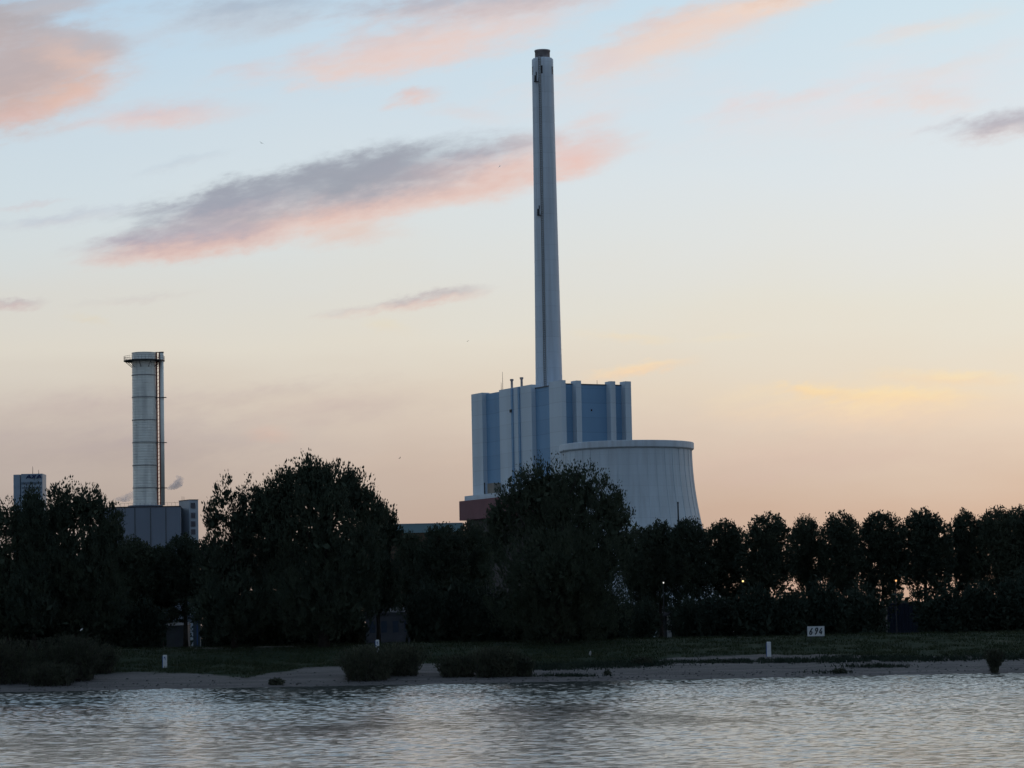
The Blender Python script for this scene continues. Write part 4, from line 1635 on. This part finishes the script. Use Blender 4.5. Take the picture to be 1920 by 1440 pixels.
willow('willow_bush', 'tallest part of the second scrub patch, below the red annex', 930, 1268, 1210, 58, 9500, 8, G_W)
willow('willow_bush', 'small scrub standing alone on the sand at the right of the second patch', 983, 1268, 1230, 20, 2500, 9, G_W, fan=0.6)
willow('willow_bush', 'lone fan-shaped willow at the waterline near the right edge', 1865, 1266, 1217, 26, 3600, 10, G_W, narrow=0.16, fan=0.85)
willow('willow_bush', 'tiny dark tuft at the waterline left of the mid-bank scrub', 518, 1284, 1273, 16, 1200, 11, G_W, fan=0.5)
willow('willow_bush', 'dark clump on the grass edge above the sand in the middle', 1205, 1246, 1232, 24, 1500, 12, G_W, fan=0.5)
willow('willow_bush', 'tiny plant on the bare sand below the middle grass edge', 1139, 1266, 1258, 6, 300, 13, G_W, fan=0.4)
willow('willow_bush', 'small dark plant low on the sand at right of centre', 1575, 1262, 1255, 14, 700, 14, G_W, fan=0.6)

# --- grass and weeds that nobody could count
def blades(n, pts, hmin, hmax, seed, wid=0.05):
    rg = np.random.default_rng(seed)
    p = np.array(pts)
    n = len(p)
    hgt = rg.uniform(hmin, hmax, n)[:, None]
    lean = rg.normal(size=(n, 3)) * np.array([0.35, 0.35, 0])
    up = np.array([0, 0, 1.0]) + lean
    a_ = rg.uniform(0, 6.28, n)
    b_ = np.stack([np.cos(a_), np.sin(a_), np.zeros(n)], 1) * wid
    v = np.empty((n, 4, 3))
    v[:, 0], v[:, 1] = p - b_, p + b_
    v[:, 2], v[:, 3] = p + up * hgt + b_ * 0.2, p + up * hgt - b_ * 0.2
    return v.reshape(-1, 3)


pts = []
rg = random.Random(5)
while len(pts) < 60000:
    x = rg.uniform(-80, 86)
    y = rg.uniform(405, 456)
    if rg.random() < (1 - sand_amount(x, y)) * (1.0 if y < 430 else 0.6):
        if mnoise.noise(Vector((x * 0.25, y * 0.35, 2.0))) > -0.35 + 0.4 * rg.random():
            pts.append((x, y, height(x, y) - 0.03))
o = bpy.data.objects.new('grass', quads_mesh('grass', blades(0, pts, 0.12, 0.42, 3, 0.06), LEAF['grass']))
COL.objects.link(o)
tag(o, 'dark rough grass covering the sloping bank', None, None, 'stuff')
pts = []
BELT = [(1010, 1254, 90, 3), (1110, 1248, 120, 4), (1190, 1246, 60, 4), (1330, 1242, 130, 2), (1480, 1240, 120, 3), (1600, 1236, 70, 4), (1690, 1236, 80, 4),
        (1760, 1237, 60, 3), (1880, 1233, 80, 4), (1640, 1250, 60, 2), (1060, 1268, 60, 1.5), (1560, 1262, 40, 1.5)]
for cx_, cy_, hl, ht in BELT:
    for _ in range(int(hl * ht * 6)):
        g = ground_at(cx_ + rg.gauss(0, 0.5) * hl, cy_ + rg.gauss(0, 0.6) * ht)
        if mnoise.noise(Vector((g.x * 0.5, g.y * 0.7, 6.0))) > -0.25:
            pts.append((g.x, g.y, g.z - 0.02))
o = bpy.data.objects.new('weeds', quads_mesh('weeds', blades(0, pts, 0.12, 0.5, 8, 0.09), LEAF['shrub']))
COL.objects.link(o)
tag(o, 'dark belt of weeds between the grass and the sand', None, None, 'stuff')

pv_, pf_ = [], []
mb = MB()
for _ in range(1500):
    x = rg.uniform(-80, 84)
    y = rg.gauss(401.5, 2.2) if rg.random() < 0.6 else rg.uniform(399, 414)
    if y < 398.6 or sand_amount(x, y) < 0.6:
        continue
    r_ = 0.05 + 0.16 * rg.random() ** 3
    z = height(x, y)
    k = 5
    a0 = rg.random() * 6
    ring = [(x + r_ * math.cos(a0 + 6.283 * i / k) * rg.uniform(.8, 1.3), y + r_ * math.sin(a0 + 6.283 * i / k), z - 0.03) for i in range(k)]
    top = [(x + (p_[0] - x) * 0.6, y + (p_[1] - y) * 0.6, z + r_ * rg.uniform(0.4, 0.8)) for p_ in ring]
    mb.add(ring + top, [(i, (i + 1) % k, k + (i + 1) % k, k + i) for i in range(k)] + [tuple(range(k, 2 * k))])
o = mb.build('pebbles', mat('river_pebbles', (0.07, 0.068, 0.066), 0.9, 0.5, 0.8))
tag(o, 'scattered dark pebbles and flotsam on the sand by the water', None, None, 'stuff')

# ------------------------------------------------------------------ signs and posts
def kdigit(mb, ch, ox, oz, w, hgt, th, y0, y1):
    """slanted hand-painted digit built from strokes in the x-z plane"""
    sl_ = 0.22

    def P_(x, z):
        return (ox + x * w + z * hgt * sl_, oz + z * hgt)
    if ch == '6':
        seq = [(0.62, 1.0), (0.38, 0.78), (0.14, 0.45), (0.06, 0.22), (0.18, 0.04), (0.48, 0.0), (0.72, 0.14), (0.72, 0.36), (0.5, 0.48), (0.18, 0.40)]
    elif ch == '9':
        seq = [(0.30, 0.0), (0.58, 0.22), (0.78, 0.58), (0.82, 0.80), (0.66, 0.97), (0.36, 1.0), (0.16, 0.86), (0.18, 0.64), (0.42, 0.52), (0.76, 0.60)]
    else:
        seq = None
    if seq:
        for i, (a_, b_) in enumerate(zip(seq, seq[1:])):
            stroke(mb, P_(*a_), P_(*b_), th, y0 - 0.0006 * i, y1)
    else:
        stroke(mb, P_(0.48, 1.0), P_(0.02, 0.28), th, y0, y1)
        stroke(mb, P_(0.0, 0.26), P_(0.86, 0.26), th, y0 - 0.001, y1)
        stroke(mb, P_(0.66, 0.56), P_(0.62, 0.0), th, y0 - 0.002, y1)


gb = ground_at(1529, 1203)
sc = gb.y / F
board = empty('kilometre_board', gb, 'white number board reading 694 on two posts at the top of the grass bank', 'sign')
pt_ = pix(1513.5, 1174.8, gb.y)
pbm = pix(1546, 1192.5, gb.y)
bx0, bx1 = pt_.x - gb.x, pbm.x - gb.x
bz0, bz1 = pbm.z - gb.z, pix(1530, 1174.2, gb.y).z - gb.z
q = MB()
q.box(bx0, bx1, -0.04, 0.04, bz0, bz1)
pan = q.build('panel', M['white_paint'], board)
dw = (bx1 - bx0) * 0.20
for i, ch in enumerate('694'):
    q = MB()
    kdigit(q, ch, bx0 + (bx1 - bx0) * (0.10 + 0.285 * i), bz0 + (bz1 - bz0) * 0.18, dw, (bz1 - bz0) * 0.64, 0.17, -0.075, -0.042)
    q.build('digit', M['black_paint'], pan)
q = MB()
fw = 0.05
for (a0_, a1_, c0_, c1_) in ((bx0 - fw, bx1 + fw, bz1, bz1 + fw), (bx0 - fw, bx1 + fw, bz0 - fw, bz0), (bx0 - fw, bx0, bz0, bz1), (bx1, bx1 + fw, bz0, bz1)):
    q.box(a0_, a1_, -0.05, 0.05, c0_, c1_)
q.build('frame', M['dark_metal'], board)
for xx in (bx0 + 0.5, bx1 - 0.5):
    q = MB()
    q.tube([(xx, 0.12, -0.4), (xx, 0.12, bz1 - 0.1)], [0.06, 0.06], 8)
    q.build('post', M['dark_metal'], board)

for (px_, pyb, pyt, wpx, lb) in ((309.5, 1252.5, 1228.5, 7.4, 'white marker post at the left on the grass above the sand'),
                                 (708, 1224, 1200, 6.4, 'white marker post rising behind the mid-bank willow scrub'),
                                 (1442, 1231, 1203.5, 7.6, 'white marker post at the grass edge left of the number board')):
    g = ground_at(px_, pyb)
    s_ = g.y / F
    r_ = empty('marker_post', g, lb, 'post', 'white marker posts on the bank')
    w_ = wpx * s_ / 2
    h_ = (pyb - pyt) * s_
    q = MB()
    q.prism([(-w_, -0.14), (w_, -0.14), (w_, 0.14), (-w_, 0.14)], -0.2, h_ - 0.10)
    q.add([(-w_, -0.14, h_ - 0.10), (w_, -0.14, h_ - 0.10), (w_, 0.14, h_ - 0.10), (-w_, 0.14, h_ - 0.10), (-w_ * .8, -0.1, h_), (w_ * .8, -0.1, h_), (w_ * .8, 0.1, h_), (-w_ * .8, 0.1, h_)],
          [(0, 1, 5, 4), (1, 2, 6, 5), (2, 3, 7, 6), (3, 0, 4, 7), (4, 5, 6, 7)])
    q.build('shaft', M['white_paint'], r_)
    q = MB()
    q.box(-w_ - 0.10, -w_ - 0.003, -0.13, 0.13, -0.2, h_ - 0.14)
    q.build('side_plate', M['blue_paint'], r_)
    if px_ < 1000:
        q = MB()
        q.box(-w_ * 0.42, w_ * 0.25, -0.16, -0.143, h_ * 0.78, h_ * 0.86)
        q.box(w_ * 0.03, w_ * 0.32, -0.165, -0.143, h_ * 0.60, h_ * 0.779)
        q.box(-w_ * 0.42, -w_ * 0.2, -0.163, -0.143, h_ * 0.70, h_ * 0.779)
        q.build('painted_mark', M['blue_paint'], r_)

# pale stone in the grass
g = ground_at(1106, 1229)
q = MB()
q.lathe([(0.14, -0.1), (0.17, 0.15), (0.15, 0.42), (0.08, 0.62), (0.02, 0.66)], 9)
o = q.build('marker_stone', M['stone'], None, True)
o.location = g
o.rotation_euler = (0.1, 0.15, 0.4)
tag(o, 'small pale upright stone on the grass in the middle of the bank', 'stone')

# ------------------------------------------------------------------ glimpses between the trunks
def shed(px0, px1, py0, py1, Y, name, label, cat, wallm, roofm, depth=4.0):
    a_ = pix(px0, py1, Y)
    b_ = pix(px1, py1, Y)
    r_ = empty(name, (a_.x, Y, PZ), label, cat)
    w_ = b_.x - a_.x
    h_ = pix((px0 + px1) / 2, py0, Y).z - PZ
    q = MB()
    q.box(0, w_, 0, depth, 0, h_ * 0.86)
    q.build('wall', wallm, r_)
    q = MB()
    q.add([(-0.15, -0.2, h_ * 0.863), (w_ + 0.15, -0.2, h_ * 0.863), (w_ + 0.15, depth + .2, h_ * 0.863), (-0.15, depth + .2, h_ * 0.863), (-0.15, depth * 0.5, h_ * 1.0), (w_ + 0.15, depth * 0.5, h_ * 1.0)],
          [(0, 1, 5, 4), (1, 2, 5), (2, 3, 4, 5), (3, 0, 4), (0, 3, 2, 1)])
    q.build('roof', roofm, r_)
    return r_, w_, h_


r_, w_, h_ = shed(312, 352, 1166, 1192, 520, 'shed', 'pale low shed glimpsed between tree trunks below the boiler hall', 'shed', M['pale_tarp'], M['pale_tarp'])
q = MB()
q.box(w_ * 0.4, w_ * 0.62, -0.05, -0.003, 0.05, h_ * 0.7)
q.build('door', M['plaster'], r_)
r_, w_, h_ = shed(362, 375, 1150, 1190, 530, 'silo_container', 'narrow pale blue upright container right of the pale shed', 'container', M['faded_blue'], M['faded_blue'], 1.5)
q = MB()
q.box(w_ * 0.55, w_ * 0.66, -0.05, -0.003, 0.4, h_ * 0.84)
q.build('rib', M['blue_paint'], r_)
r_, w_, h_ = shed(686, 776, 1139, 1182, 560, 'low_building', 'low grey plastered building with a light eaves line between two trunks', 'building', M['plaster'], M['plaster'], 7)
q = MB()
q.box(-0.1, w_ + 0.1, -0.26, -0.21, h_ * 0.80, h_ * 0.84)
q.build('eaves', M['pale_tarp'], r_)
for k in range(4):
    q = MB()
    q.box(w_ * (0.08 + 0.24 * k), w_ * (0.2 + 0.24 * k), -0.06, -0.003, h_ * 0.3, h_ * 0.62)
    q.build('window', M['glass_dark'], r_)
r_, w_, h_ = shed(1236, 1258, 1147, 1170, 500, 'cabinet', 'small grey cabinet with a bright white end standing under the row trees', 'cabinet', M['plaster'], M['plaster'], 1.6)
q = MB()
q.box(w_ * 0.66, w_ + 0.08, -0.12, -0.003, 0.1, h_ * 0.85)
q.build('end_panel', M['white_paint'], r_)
# blue container
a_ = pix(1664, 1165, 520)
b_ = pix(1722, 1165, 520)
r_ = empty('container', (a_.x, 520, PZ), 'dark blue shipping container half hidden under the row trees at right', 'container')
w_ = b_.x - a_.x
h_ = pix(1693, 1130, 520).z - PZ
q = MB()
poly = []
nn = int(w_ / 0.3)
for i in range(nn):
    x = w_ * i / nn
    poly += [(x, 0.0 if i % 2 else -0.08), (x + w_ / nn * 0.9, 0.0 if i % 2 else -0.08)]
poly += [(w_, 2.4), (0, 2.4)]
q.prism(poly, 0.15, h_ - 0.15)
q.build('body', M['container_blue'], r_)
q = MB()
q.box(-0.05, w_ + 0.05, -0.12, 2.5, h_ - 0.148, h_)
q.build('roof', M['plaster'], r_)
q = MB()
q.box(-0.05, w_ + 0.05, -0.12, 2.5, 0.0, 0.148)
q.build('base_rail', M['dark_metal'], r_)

# street lamps seen through the row
for (px_, py_, m_, lb, hr) in ((1244, 1093, 'lamp_white', 'lit white street lamp in the dark row trees before the cooling tower', 0.11),
                               (1393, 1090, 'lamp_yellow', 'lit yellow street lamp between the first and the widest row tree', 0.15),
                               (1539, 1091, 'lamp_white', 'faint white street lamp above the number board', 0.08),
                               (1680, 1089, 'lamp_orange', 'lit orange street lamp above the blue container', 0.15)):
    Y = 484
    p_ = pix(px_, py_, Y)
    r_ = empty('street_lamp', (p_.x, Y, PZ), lb, 'street lamp', 'street lamps shining through the row trees')
    h_ = p_.z - PZ
    q = MB()
    q.tube([(0.0, 0.9, 0), (0.0, 0.9, h_ * 0.8), (0, 0.7, h_ + 0.25), (0, 0.1, h_ + 0.3)], [0.09, 0.07, 0.05, 0.05], 7)
    q.build('pole', M['dark_metal'], r_)
    q = MB()
    q.box(-0.2, 0.2, -0.35, 0.3, h_ + 0.16, h_ + 0.27)
    q.build('lamp_hood', M['dark_metal'], r_)
    q = MB()
    q.lathe([(0.02, h_ - hr * 0.9), (hr * 0.7, h_ - hr * 0.6), (hr, h_), (hr * 0.8, h_ + 0.157)], 12)
    q.build('bulb', M[m_], r_, True)

# ------------------------------------------------------------------ birds
def bird(px_, py_, Y, span, m_, label, rz, bank_):
    p_ = pix(px_, py_, Y)
    r_ = empty('gull', p_, label, 'bird', 'birds in flight', rz)
    r_.rotation_euler = (0, bank_, rz)
    s_ = span / 2
    q = MB()
    q.tube([(0, -0.42 * s_, 0), (0, -0.3 * s_, 0.01), (0, -0.05 * s_, 0), (0, 0.25 * s_, 0.01), (0, 0.45 * s_, 0.02), (0, 0.56 * s_, 0.02)], [0.02 * s_, 0.07 * s_, 0.11 * s_, 0.10 * s_, 0.07 * s_, 0.015 * s_], 8)
    body = []
    for sg in (-1, 1):
        o_ = len(q.v)
        pr_ = [(0.05, 0.16, 0.03), (0.5, 0.22, 0.20), (1.0, -0.06, 0.12)]
        pb_ = [(0.05, -0.14, 0.03), (0.5, -0.04, 0.19), (1.0, -0.10, 0.12)]
        vs = []
        for zoff in (0.018, -0.018):
            vs += [(sg * a_[0] * s_, a_[1] * s_, a_[2] * s_ + zoff * s_) for a_ in pr_]
            vs += [(sg * a_[0] * s_, a_[1] * s_, a_[2] * s_ + zoff * s_) for a_ in pb_]
        q.add(vs, [(0, 1, 4, 3), (1, 2, 5, 4), (6, 9, 10, 7), (7, 10, 11, 8), (0, 6, 7, 1), (1, 7, 8, 2), (3, 4, 10, 9), (4, 5, 11, 10), (2, 8, 11, 5)])
    q.build('body', M[m_], r_)


bird(490, 268, 700, 1.1, 'bird_grey', 'tiny dark bird high at the left above the long grey cloud', 0.5, 0.5)
bird(877, 640, 700, 0.9, 'bird_grey', 'tiny dark bird in the sky left of the tall chimney, above the vent pipes', 0.4, -0.6)
bird(750, 859, 640, 1.1, 'bird_grey', 'dark bird low over the small loose poplar', 1.0, -0.5)
bird(937, 312, 600, 1.0, 'bird_white', 'white gull against the long grey and pink cloud', 0.7, -0.7)
bird(153, 1181, 402, 0.75, 'bird_white', 'white gull flying just above the left willow scrub', 1.1, -0.5)

# ------------------------------------------------------------------ smoke puffs behind the steel stack
def smoke(px_, py_, Y, parts, dens, label, seed):
    m = bpy.data.materials.new('smoke')
    m.use_nodes = True
    nt = m.node_tree
    nt.nodes.clear()
    out = nt.nodes.new('ShaderNodeOutputMaterial')
    pv = nt.nodes.new('ShaderNodeVolumePrincipled')
    pv.inputs['Color'].default_value = (0.60, 0.66, 0.78, 1)
    tc = nt.nodes.new('ShaderNodeTexCoord')
    nz = nt.nodes.new('ShaderNodeTexNoise')
    nz.inputs['Scale'].default_value = 0.22
    nz.inputs['Detail'].default_value = 3
    nt.links.new(tc.outputs['Object'], nz.inputs['Vector'])
    mr = nt.nodes.new('ShaderNodeMapRange')
    mr.inputs['From Min'].default_value = 0.36
    mr.inputs['From Max'].default_value = 0.62
    mr.inputs['To Max'].default_value = dens
    nt.links.new(nz.outputs['Fac'], mr.inputs['Value'])
    nt.links.new(mr.outputs['Result'], pv.inputs['Density'])
    nt.links.new(pv.outputs[0], out.inputs['Volume'])
    p_ = pix(px_, py_, Y)
    s_ = Y / F
    pts = [((a_ - px_) * s_, 0, -(b_ - py_) * s_) for a_, b_, _ in parts]
    q = MB()
    q.tube(pts, [max(c_ * s_, 0.05) for _, _, c_ in parts], 16)
    o = q.build('smoke', m, None, True)
    o.location = p_
    tag(o, label, None, None, 'stuff')


smoke(333, 905, 1000, [(313, 917, 1.5), (320, 914, 5), (328, 911, 7), (335, 905, 10), (338, 899, 8), (333, 894, 4), (330, 892, 1)], 0.5, 'faint bluish puff of smoke right of the steel stack', 1)
smoke(235, 935, 1000, [(212, 936, 1), (220, 935, 4), (232, 935, 7), (243, 932, 8), (252, 928, 8)], 0.45, 'faint bluish smoke left of the steel stack foot', 2)

# ------------------------------------------------------------------ render defaults
scene.render.resolution_x = 1024
scene.render.resolution_y = 768
scene.cycles.use_denoising = True
scene.cycles.use_adaptive_sampling = True
scene.cycles.adaptive_threshold = 0.02
scene.cycles.adaptive_min_samples = 12
scene.cycles.max_bounces = 6
scene.cycles.diffuse_bounces = 3
scene.cycles.glossy_bounces = 3
scene.cycles.volume_bounces = 1
